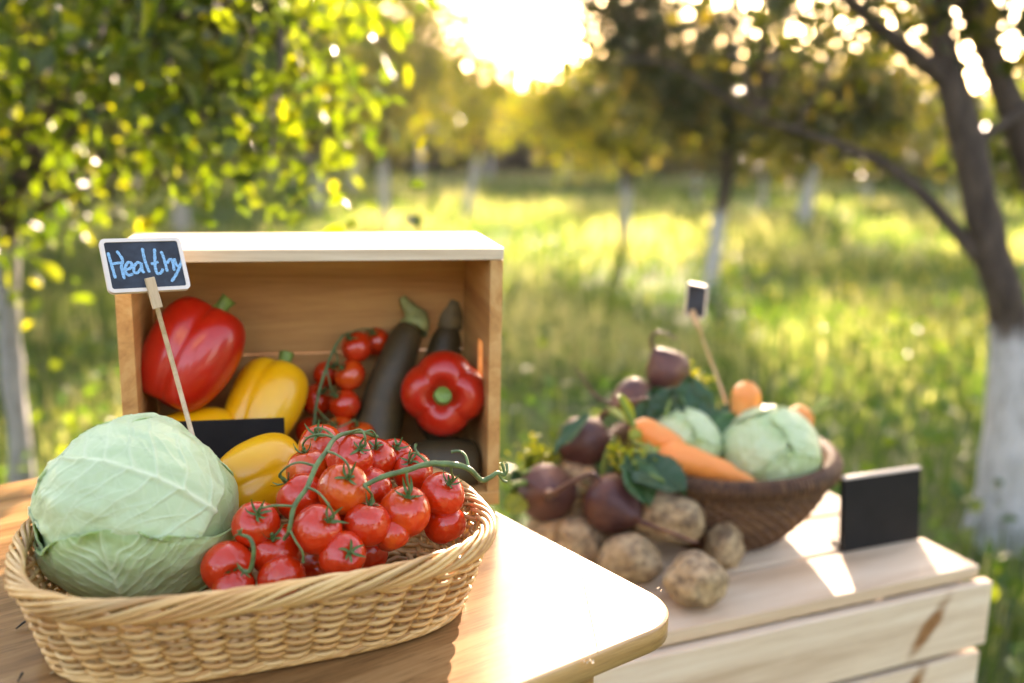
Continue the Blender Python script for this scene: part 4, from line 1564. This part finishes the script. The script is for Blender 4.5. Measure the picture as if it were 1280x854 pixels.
# blank black cards
def card(name, label, p0, p1, h, lean, thick, edge=False):
    X = (p1 - p0); W = X.length; X.normalize()
    Y = Vector((0, 0, 1)).cross(X)
    rot = Matrix((X, Y, Vector((0, 0, 1)))).transposed()
    root = empty(name, (p0 + p1) / 2, label, 'card', 'blank black cards', rot=rot)
    board('panel', (W, thick, h), CARD, root, (0, math.sin(lean) * h / 2, h / 2 * math.cos(lean)), Matrix.Rotation(-lean, 3, 'X'), bevel=0.0008)
    if edge:
        board('top_edge', (W, thick, 0.004), FRAME, root, (0, math.sin(lean) * (h + .0025), (h + .0025) * math.cos(lean)), Matrix.Rotation(-lean, 3, 'X'), bevel=0.0006)
    board('foot', (W * 0.9, 0.03, 0.003), CARD, root, (0, 0.018 + math.sin(lean) * 0, 0.0016), bevel=0.0006)
    return root


q0, q1 = atd(196, 590, .935), atd(357, 586, .960)
q0.z = q1.z = TZ
htop = atd(280, 526, .95).z - TZ
card('black_card', 'blank black card standing in front of the open box', q0, q1, htop, math.radians(3), 0.003)
q0, q1 = onz(1051, 690, CZ), onz(1146, 673, CZ)
card('black_card', 'blank black card with a sunlit top edge on the right end of the crate', q0 + Vector((0, 0, .0005)), q1 + Vector((0, 0, .0005)), 0.108, math.radians(6), 0.009, True)


# ------------------------------------------------------------------ vegetables inside the box
pepper('yellow_pepper', 'yellow bell pepper lying on the box floor under the large red pepper', atd(236, 560, .992), (0.9, 0.3, 0.1), .047, .115, 3, 8, YELLOW_PEPPER, .5)
pepper('red_pepper', 'large dark red bell pepper propped in the left of the open box', atd(240, 446, 1.012), (0.40, 0.42, 0.80), .0525, .122, 3, 12, RED_PEPPER, 3.0, taper=.14, groove=.40)
pepper('yellow_pepper', 'upright yellow bell pepper in the middle of the open box', atd(331, 509, 1.030), (0.28, 0.66, 0.70), .0455, .108, 3, 9, YELLOW_PEPPER, .3, groove=.26)
c_ = atd(555, 490, 1.062)
pepper('red_pepper', 'bright red bell pepper in the box with its green stalk facing out', c_, Vector((0.02, -1, 0.12)), .051, .080, 4, 17, RED_PEPPER, .75, taper=.2, groove=.27, top_dip=.22, dipw=.33)


def gourd(name, label, pts, radii, cap_pts, cap_r, group, cap_col=(0.30, 0.33, 0.12)):
    root = empty(name, pts[0], label, 'aubergine', group)
    P = [Vector(p) - Vector(pts[0]) for p in pts]
    V, F = tube(spline(P, 30), radii, 28)
    link('body', mesh('body', V, F), AUBERGINE, root)
    Q = [Vector(p) - Vector(pts[0]) for p in cap_pts]
    V, F = tube(spline(Q, 16), cap_r, 14)
    V = V + 0.0018 * fbm(V * 70, 2, 5)[:, None]
    link('cap', mesh('cap', V, F), plain('aubergine_cap', cap_col, 0.6, 0.3, 60, 0.2), root)
    g = Geo()
    a0 = Q[-1]
    dirv = (Vector(pts[0]) - Vector(cap_pts[0])).normalized()
    return root


gourd('aubergine', 'dark aubergine with a pale green cap leaning in the box', [atd(516, 404, 1.135), atd(506, 425, 1.12), atd(492, 465, 1.1), atd(476, 520, 1.084), atd(464, 570, 1.059), atd(462, 590, 1.054)],
      [.011, .018, .021, .025, .026, .022, .004], [atd(503, 371, 1.135), atd(508, 379, 1.135), atd(516, 392, 1.135), atd(520, 402, 1.133), atd(516, 412, 1.128)], [.004, .006, .009, .015, .0175, .0175], 'aubergines')
gourd('aubergine', 'dark aubergine with a brown cap at the back right corner of the box', [atd(561, 400, 1.17), atd(556, 430, 1.16), atd(550, 470, 1.15), atd(546, 520, 1.135), atd(545, 560, 1.12)],
      [.013, .019, .022, .025, .024, .004], [atd(572, 352, 1.175), atd(568, 362, 1.175), atd(564, 382, 1.173), atd(561, 400, 1.17), atd(559, 412, 1.167)], [.006, .014, .019, .0205, .0195], 'aubergines', (0.16, 0.115, 0.045))
gourd('aubergine', 'glossy dark aubergine lying along the box floor under the red pepper', [atd(497, 590, 1.042), atd(515, 588, 1.047), atd(550, 584, 1.049), atd(585, 582, 1.059), atd(603, 582, 1.064)],
      [.010, .026, .032, .033, .028, .004], [atd(480, 596, 1.037), atd(490, 593, 1.04), atd(498, 590, 1.042), atd(506, 590, 1.044)], [.004, .007, .018, .021], 'aubergines')

BT3 = [tm(446, 434, 1.103, 436, 421, .0185), tm(437, 469, 1.083, 425, 458, .0185), tm(431, 506, 1.068, 419, 494, .0185), tm(408, 468, 1.103, 418, 458, .0165), tm(396, 500, 1.088, 405, 488, .0175),
       tm(425, 541, 1.053, 415, 530, .0185), tm(388, 540, 1.063, 396, 528, .0175), tm(470, 427, 1.128, 465, 415, .0165), tm(452, 545, 1.043, 445, 530, .0165)]
stem3 = [atd(x, y, d) for x, y, d in ((428, 420, 1.09), (418, 435, 1.08), (408, 460, 1.073), (400, 485, 1.063), (395, 510, 1.053), (392, 535, 1.04), (390, 555, 1.03))]
BR3 = [br(stem3[0], [(434, 417, 1.088)], BT3[0]), br(stem3[1], [(422, 448, 1.068)], BT3[1]), br(stem3[2], [(413, 482, 1.058)], BT3[2]), br(stem3[2], [(412, 458, 1.078)], BT3[3]),
       br(stem3[3], [(402, 486, 1.068)], BT3[4]), br(stem3[4], [(406, 522, 1.038)], BT3[5]), br(stem3[5], [(393, 530, 1.043)], BT3[6]), br(stem3[0], [(450, 412, 1.108)], BT3[7]), br(stem3[5], [(420, 535, 1.028)], BT3[8])]
truss('tomato_vine', 'vine of small red tomatoes hanging in the middle of the open box', BT3, stem3, BR3, [0.0016, 0.0018, 0.0019, 0.0016, 0.0014], 'tomatoes on the vine', box_pt(0.25, .1, BT))


# ------------------------------------------------------------------ the dark wicker bowl
BO_C = Vector((0.318, 1.452, CZ))
BO_H, BO_R, BO_B = 0.126, 0.166, 0.095


def make_bowl():
    root = empty('dark_wicker_bowl', BO_C, 'round dark brown wicker bowl on the crate heaped with vegetables', 'bowl')
    def rad(h):
        return BO_B + (BO_R - BO_B) * math.sin(h * math.pi / 2) ** 0.85
    rows = 15
    for k in range(rows):
        h = k / (rows - 1) * 0.86
        n = 180
        P = []
        for i in range(n):
            a = 2 * math.pi * i / n
            w = 0.0030 * math.cos(a * 45 + math.pi * k)
            P.append(Vector(((rad(h) + w) * math.cos(a), (rad(h) + w) * math.sin(a), 0.006 + h * BO_H)))
        V, F = tube(P, 0.0047, 8, True)
        link('coil', mesh('coil', V, F), WICKER_DARK, root)
    for k in range(3):
        n = 260
        P = []
        for i in range(n):
            a = 2 * math.pi * i / n
            r = rad(0.95) + (0.002, 0.006, 0.001)[k]
            P.append(Vector((r * math.cos(a), r * math.sin(a), BO_H * 0.90 + (0, 0.007, 0.013)[k])))
        V, F = tube(P, 0.0060, 8, True)
        link('rim_coil', mesh('rim_coil', V, F), WICKER_DARK, root)
    # the wrapped binding over the rim, strand by strand
    m = 150
    for i in range(m):
        a = 2 * math.pi * i / m
        P = []
        for j in range(9):
            t = math.radians(-60 + 300 * j / 8)
            r = rad(0.95) + 0.003 + 0.0115 * math.cos(t)
            b = a + 0.02 * j / 8
            P.append(Vector((r * math.cos(b), r * math.sin(b), BO_H * 0.90 + 0.007 + 0.0150 * math.sin(t))))
        V, F = tube(P, 0.0030, 5)
        link('rim_wrap', mesh('rim_wrap', V, F), WICKER_DARK, root)
    n = 40
    V = [(0, 0, 0.004)] + [(BO_B * math.cos(2 * math.pi * i / n), BO_B * math.sin(2 * math.pi * i / n), 0.004) for i in range(n)]
    link('floor', mesh('floor', V, [(0, 1 + i, 1 + (i + 1) % n) for i in range(n)]), WICKER_DARK, root)


make_bowl()

SMALL = [((-0.3, 0.9, -0.4), (-.2, 0.1, 1), 2.1, 1.2, 0.004, 0.0, 0.02), ((0.9, 0.2, -0.3), (-0.6, -0.5, 0.8), 2.0, 1.1, 0.02, 0.02, 0.03),
         ((-0.7, -0.2, -0.6), (0.2, -0.6, 1), 1.9, 1.1, 0.034, 0.10, 0.03), ((0.3, -0.5, -0.9), (0.1, -1, 0.5), 1.4, 1.15, 0.045, 0.35, 0.03)]
cabbage('cabbage', 'small pale cabbage at the right side of the dark bowl', atd(961, 566, 1.405), .073, SMALL, 7, 'cabbages', res=70)
cabbage('cabbage', 'small pale cabbage half hidden behind the carrots in the dark bowl', atd(852, 552, 1.395), .054, SMALL, 15, 'cabbages', res=70)


def carrot(label, head, tip, R, seed, bend=(0, 0, 0.004), stub=True):
    root = empty('carrot', head, label, 'carrot', 'carrots in the bowl')
    d = tip - head
    P = spline([Vector((0, 0, 0)), d * 0.5 + Vector(bend), d], 46)
    R_ = [R * x for x in (0.30, 0.80, 0.97, 1.0, 0.98, 0.95, 0.90, 0.84, 0.77, 0.68, 0.58, 0.47, 0.34, 0.16, 0.05)]
    V, F = tube(P, R_, 24)
    V = V + 0.0009 * fbm(V * np.array([60, 60, 60]), 2, seed)[:, None]
    link('body', mesh('body', V, F), CARROT, root)
    if stub:
        g = Geo()
        n_ = -d.normalized()
        rs = random.Random(seed)
        for k in range(6):
            o = Vector((rs.uniform(-.006, .006), rs.uniform(-.006, .006), rs.uniform(-.006, .006)))
            g.add(*tube(spline([o * 0.5, n_ * 0.01 + o, n_ * (0.02 + rs.uniform(0, .016)) + o * 2.2], 6), [.0028, .0024, .002], 6))
        link('stalk_stub', g.mesh('stalk_stub'), plain('carrot_stub', (0.34, 0.40, 0.12), 0.6, 0.3), root)
    return root


carrot('carrot lying highest at the left over the bowl rim', atd(790, 531, 1.36), atd(898, 598, 1.33), .021, 1)
carrot('long carrot lying along the front rim of the bowl', atd(822, 566, 1.325), atd(958, 612, 1.325), .022, 2)
carrot('carrot standing upright behind the right cabbage', atd(936, 478, 1.46), atd(920, 570, 1.44), .022, 3, stub=False)
carrot('carrot with a cut stalk poking out above the right cabbage', atd(1016, 516, 1.43), atd(940, 560, 1.45), .021, 4)


def beet(label, c, R, root_pts, seed, axis=None, stubs=True, group='beetroots'):
    e = empty('beetroot', c, label, 'beetroot', group)
    rp = [Vector(p) - c for p in root_pts]
    ax = rp[0].normalized()
    fs = 0.75 + 0.5 * random.Random(seed).random()
    def fn(t, p):                              # local -Z is the root end
        z = -np.cos(t)
        rho = np.sin(t) ** 0.9
        low = np.clip(-z, 0, 1)
        rho = rho * (1 - 0.30 * low ** 2.2)
        zz = z * 0.95 - 0.28 * low ** 5 - 0.06 * np.exp(-(rho / .3) ** 2) * (z > 0)
        D = np.stack([rho * np.cos(p), rho * np.sin(p), zz], 1)
        k = 1 + 0.035 * fbm(D * 2 + seed, 2, seed)
        return R * k * D[:, 0], R * k * D[:, 1], R * zz
    link('body', ball_mesh('body', fn, 48, 34), BEET, e, (0, 0, 0), rot_to(-ax))
    P = spline([ax * R * 0.98] + rp + [], 26)
    V, F = tube(P, [R * 0.22, R * 0.13, R * 0.085, R * 0.06, R * 0.045, R * 0.03], 9)
    V = V + 0.0008 * fbm(V * 90, 2, seed)[:, None]
    link('root_tail', mesh('root_tail', V, F), BEET, e)
    if stubs:
        g = Geo()
        rs = random.Random(seed + 5)
        up = -ax
        for k in range(7):
            o = Vector((rs.uniform(-1, 1), rs.uniform(-1, 1), rs.uniform(-1, 1))) * R * 0.22
            g.add(*tube(spline([up * R * .85 + o * .6, up * R * 1.1 + o, up * R * rs.uniform(1.25, 1.5) + o * 1.6], 6), [R * .085, R * .07, R * .06], 6))
        link('leaf_stubs', g.mesh('leaf_stubs'), plain('beet_stubs', (0.20, 0.16, 0.05), 0.6, 0.4), e)
    return e


beet('beetroot on top of the pile with a leaf draped over it', onz(731, 553, .700), .040, [onz(752, 520, .725), atd(775, 505, 1.39), atd(800, 500, 1.37), atd(812, 498, 1.37)], 1, stubs=False)
beet('rounded beetroot at the left of the pile with a curved root', onz(684, 616, .642), .042, [atd(690, 618, 1.265), atd(715, 603, 1.235), atd(740, 592, 1.225), atd(755, 604, 1.222)], 2)
beet('beetroot in front of the pile with its long root pointing right', onz(768, 630, .640), .043, [atd(795, 648, 1.27), atd(815, 657, 1.235), atd(850, 670, 1.215), atd(872, 679, 1.205)], 3)
beet('beetroot crowning the bowl with a curled upright root', atd(835, 464, 1.50), .035, [atd(823, 445, 1.495), atd(814, 430, 1.49), atd(818, 417, 1.485), atd(832, 417, 1.48), atd(846, 424, 1.48)], 4)
beet('purple beetroot at the back left of the bowl with a thin root', atd(792, 500, 1.48), .034, [atd(768, 506, 1.46), atd(748, 497, 1.45), atd(733, 480, 1.445), atd(718, 459, 1.44)], 5)
beet('beetroot buried among the greens under the crowning beetroot', atd(832, 508, 1.50), .034, [atd(800, 530, 1.47), atd(790, 540, 1.46)], 6)


def potato(label, c, rx, ry, rz, rot, seed):
    def fn(t, p):
        D = np.stack([np.sin(t) * np.cos(p), np.sin(t) * np.sin(p), -np.cos(t)], 1)
        k = 1 + 0.15 * fbm(D * 1.35 + seed * 3.1, 2, seed) - 0.05 * np.maximum(0, vnoise(D * 3.2 + seed, seed + 2) - .35)
        V = D * k[:, None] * np.array([rx, ry, rz])
        return V[:, 0], V[:, 1], V[:, 2]
    me = ball_mesh('potato', fn, 48, 32)
    o = link('potato', me, POTATO)
    o.matrix_world = Matrix.Translation(c) @ Matrix.Rotation(rot[2], 4, 'Z') @ Matrix.Rotation(rot[1], 4, 'Y') @ Matrix.Rotation(rot[0], 4, 'X')
    tag(o, label, 'potato', 'potatoes on the crate')


potato('round soil stained potato nearest the crate front edge', onz(871, 726, .585), .040, .038, .036, (0, 0, .3), 1)
potato('large potato half hidden behind the table corner', onz(789, 698, .584), .044, .036, .035, (0, .1, .2), 2)
potato('small potato leaning against the foot of the dark bowl', onz(904, 681, .584), .027, .035, .036, (0, .15, 0), 3)
potato('big potato on top of the others under the hanging leaf', onz(838, 646, .630), .050, .038, .036, (0, .08, -.1), 4)
potato('potato peeping over the table edge at the left of the pile', onz(722, 676, .584), .040, .036, .034, (0, 0, .5), 5)
potato('potato under the rounded beetroot at the left end', onz(690, 668, .582), .038, .034, .033, (0, 0, 1), 6)
potato('potato deep in the pile beneath the front beetroot', onz(775, 668, .588) + Vector((0, .03, 0)), .042, .036, .036, (0, 0, 2), 7)
potato('potato at the back of the pile beneath the top beetroot', Vector((0.12, 1.40, .586)), .042, .038, .036, (0, 0, .2), 8)
potato('potato at the very back of the pile beside the bowl', Vector((0.10, 1.39, .648)), .036, .034, .030, (0, 0, .9), 9)


# ------------------------------------------------------------------ greens among the roots
def green_leaf(g_list, base, tip, width, up, seed, ruffle=0.18, droop=0.12, nu=26, nv=13):
    d = tip - base
    L = d.length
    t = d.normalized()
    s = t.cross(up).normalized()
    u = s.cross(t)
    rs = np.random.default_rng(seed)
    V = []
    for i in range(nu):
        a = i / (nu - 1)
        w = width * (math.sin(math.pi * min(1, 0.04 + a * 0.97)) ** 0.7) * (1 - 0.25 * a)
        for j in range(nv):
            b = 2 * j / (nv - 1) - 1
            q = vnoise(np.array([[a * 6 + seed, b * 2.0, seed * 1.3]]), seed)[0]
            q2 = vnoise(np.array([[a * 16 + seed, b * 3.0, seed * 2.3]]), seed)[0]
            h = -droop * L * (a - 0.2) ** 2 + width * (ruffle * (q * abs(b) ** 1.2 + 0.35 * q2 * abs(b)) + 0.22 * abs(b) - 0.05 * math.exp(-(b / 0.1) ** 2))
            p = base + d * a + s * (w * b * (1 + 0.12 * q2)) + u * h
            V.append(tuple(p))
    g_list.append((V, grid_faces(nu, nv)))


def greens(name, label, mat, leaves, stalks=(), group='beet greens'):
    c0 = Vector(leaves[0][0])
    root = empty(name, c0, label, 'leaf', group)
    for k, (b, t, w, up, sd_) in enumerate(leaves):
        gl = []
        green_leaf(gl, Vector(b) - c0, Vector(t) - c0, w, Vector(up), sd_)
        me = mesh('blade', gl[0][0], gl[0][1])
        r = np.random.default_rng(sd_)
        attr(me, 'rnd', np.clip(0.45 + 0.25 * r.standard_normal() + 0 * np.zeros(len(me.vertices)), 0, 1))
        o = link('blade', me, mat, root)
        m = o.modifiers.new('thickness', 'SOLIDIFY'); m.thickness = 0.0008
    for (P, rad) in stalks:
        V, F = tube(spline([Vector(p) - c0 for p in P], 16), rad, 8)
        link('leaf_stalk', mesh('leaf_stalk', V, F), STALK, root)
    return root


UPc = (0.0, -0.75, 0.65)
greens('beet_leaf', 'dark green crinkled leaves below the crowning beetroot in the bowl', GREENS,
       [(atd(862, 540, 1.40), atd(812, 487, 1.42), .045, UPc, 1), (atd(868, 545, 1.41), atd(862, 468, 1.44), .038, UPc, 2), (atd(835, 548, 1.41), atd(798, 520, 1.41), .030, UPc, 12)],
       [([atd(868, 550, 1.41), atd(862, 520, 1.41), atd(850, 495, 1.42)], [.003, .002])])
greens('beet_leaf', 'dark shiny leaf between the two cabbages in the bowl', GREENS,
       [(atd(872, 575, 1.39), atd(918, 515, 1.42), .040, (0.1, -.5, .85), 3), (atd(872, 570, 1.40), atd(930, 500, 1.46), .030, (0, -.3, .95), 4), (atd(880, 590, 1.38), atd(890, 530, 1.40), .026, UPc, 13)], [])
greens('beet_leaf', 'green frilled leaf hanging over the big potato', GREENS,
       [(atd(792, 578, 1.31), atd(858, 616, 1.245), .040, (0.25, -.65, .7), 5), (atd(788, 572, 1.31), atd(812, 632, 1.245), .030, (0.2, -.8, .5), 6)],
       [([atd(775, 560, 1.33), atd(800, 585, 1.30), atd(830, 602, 1.265)], [.003, .002])])
greens('beet_leaf', 'leaf draped over the left side of the top beetroot', GREENS,
       [(atd(738, 519, 1.37), atd(690, 566, 1.325), .017, (-.5, -.3, .8), 7)], [])
greens('beet_leaf', 'sunlit yellow green leaves behind the left beetroot by the box', GREENS_Y,
       [(atd(668, 590, 1.40), atd(655, 570, 1.38), .022, UPc, 8), (atd(690, 590, 1.42), atd(676, 560, 1.41), .022, UPc, 9), (atd(650, 640, 1.34), atd(640, 612, 1.34), .020, UPc, 10),
        (atd(655, 625, 1.32), atd(634, 640, 1.30), .018, UPc, 11), (atd(700, 590, 1.42), atd(705, 555, 1.43), .018, UPc, 19)],
       [([atd(690, 612, 1.40), atd(662, 604, 1.34), atd(638, 606, 1.30)], [.006, .004]), ([atd(680, 622, 1.37), atd(655, 630, 1.33), atd(636, 650, 1.30)], [.005, .003])])


def floret(label, pts, r, seed):
    rs = np.random.default_rng(seed)
    c0 = pts[0]
    root = empty('yellow_sprig', c0, label, 'sprig', 'yellow green sprigs')
    g = Geo()
    V, F = [], []
    C = np.concatenate([np.array(p - c0) + rs.standard_normal((45, 3)) * r * 0.5 for p in pts])
    V, F = leaf_cloud(C, r * (0.35 + 0.3 * rs.random(len(C))), np.array([0, -0.2, 0.6]), rs, 0.4, 1.3)
    me = mesh('florets', V, F)
    attr(me, 'rnd', np.repeat(rs.random(len(C)), 8))
    tag(link('florets', me, GREENS_Y, root), kind='stuff')
    g.add(*tube(spline([Vector((0, 0, 0)), Vector((0, 0.015, -0.03)), Vector((0.0, 0.02, -0.06))], 6), [.002, .003], 6))
    link('stem', g.mesh('stem'), STALK, root)


floret('yellow green sprig between the top beetroot and the carrots', [atd(800, 572, 1.315), atd(784, 580, 1.315), atd(776, 565, 1.33)], .022, 1)
floret('yellow sprig glowing beside the crowning beetroot', [atd(866, 474, 1.49), atd(876, 482, 1.48)], .018, 2)
floret('yellow sprig at the left behind the top beetroot', [atd(664, 566, 1.40), atd(678, 578, 1.40)], .022, 3)
greens('beet_leaf', 'pale cut stalks beside the heads of the carrots', GREENS_Y,
       [(atd(790, 528, 1.35), atd(776, 492, 1.35), .010, UPc, 31), (atd(800, 540, 1.34), atd(786, 548, 1.32), .010, UPc, 33)],
       [([atd(792, 532, 1.35), atd(782, 512, 1.345), atd(774, 494, 1.34)], [.0045, .0035])])


greens('beet_leaf', 'blue green leaf standing between the crowning beetroot and the carrots', GREENS,
       [(atd(826, 545, 1.385), atd(842, 486, 1.40), .034, UPc, 41), (atd(806, 540, 1.39), atd(806, 498, 1.40), .022, UPc, 42)],
       [([atd(826, 548, 1.385), atd(832, 520, 1.38), atd(838, 500, 1.385)], [.0028, .002])])
greens('beet_leaf', 'tangle of green stalks and small leaves behind the two left beetroots', GREENS,
       [(atd(712, 590, 1.40), atd(700, 540, 1.41), .020, UPc, 43), (atd(752, 592, 1.37), atd(766, 556, 1.38), .020, UPc, 44), (atd(655, 612, 1.36), atd(640, 588, 1.36), .018, UPc, 45)],
       [([atd(712, 600, 1.39), atd(690, 582, 1.37), atd(652, 592, 1.34)], [.004, .003]), ([atd(752, 600, 1.35), atd(757, 570, 1.35), atd(770, 545, 1.36)], [.0035, .0025])])


# ------------------------------------------------------------------ thin haze added to imitate the glow and veil of lens flare
def haze():
    x0, x1, y0, y1, z0, z1 = -530.0, 530.0, -520.0, 540.0, -1.2, 5.2
    V = [(x, y, z) for x in (x0, x1) for y in (y0, y1) for z in (z0, z1)]
    F = [(0, 1, 3, 2), (4, 6, 7, 5), (0, 4, 5, 1), (2, 3, 7, 6), (0, 2, 6, 4), (1, 5, 7, 3)]
    m = bpy.data.materials.new('haze')
    m.use_nodes = True
    nt = m.node_tree
    nt.nodes.clear()
    vol = nt.nodes.new('ShaderNodeVolumePrincipled')
    vol.inputs['Color'].default_value = (0.96, 0.97, 1.0, 1)
    vol.inputs['Density'].default_value = 0.0003
    vol.inputs['Anisotropy'].default_value = 0.55
    out = nt.nodes.new('ShaderNodeOutputMaterial')
    nt.links.new(vol.outputs[0], out.inputs['Volume'])
    o = link('haze', mesh('haze', V, F, False), m)
    tag(o, 'thin haze added over the whole orchard for a glow towards the sun', 'haze', kind='stuff')


haze()
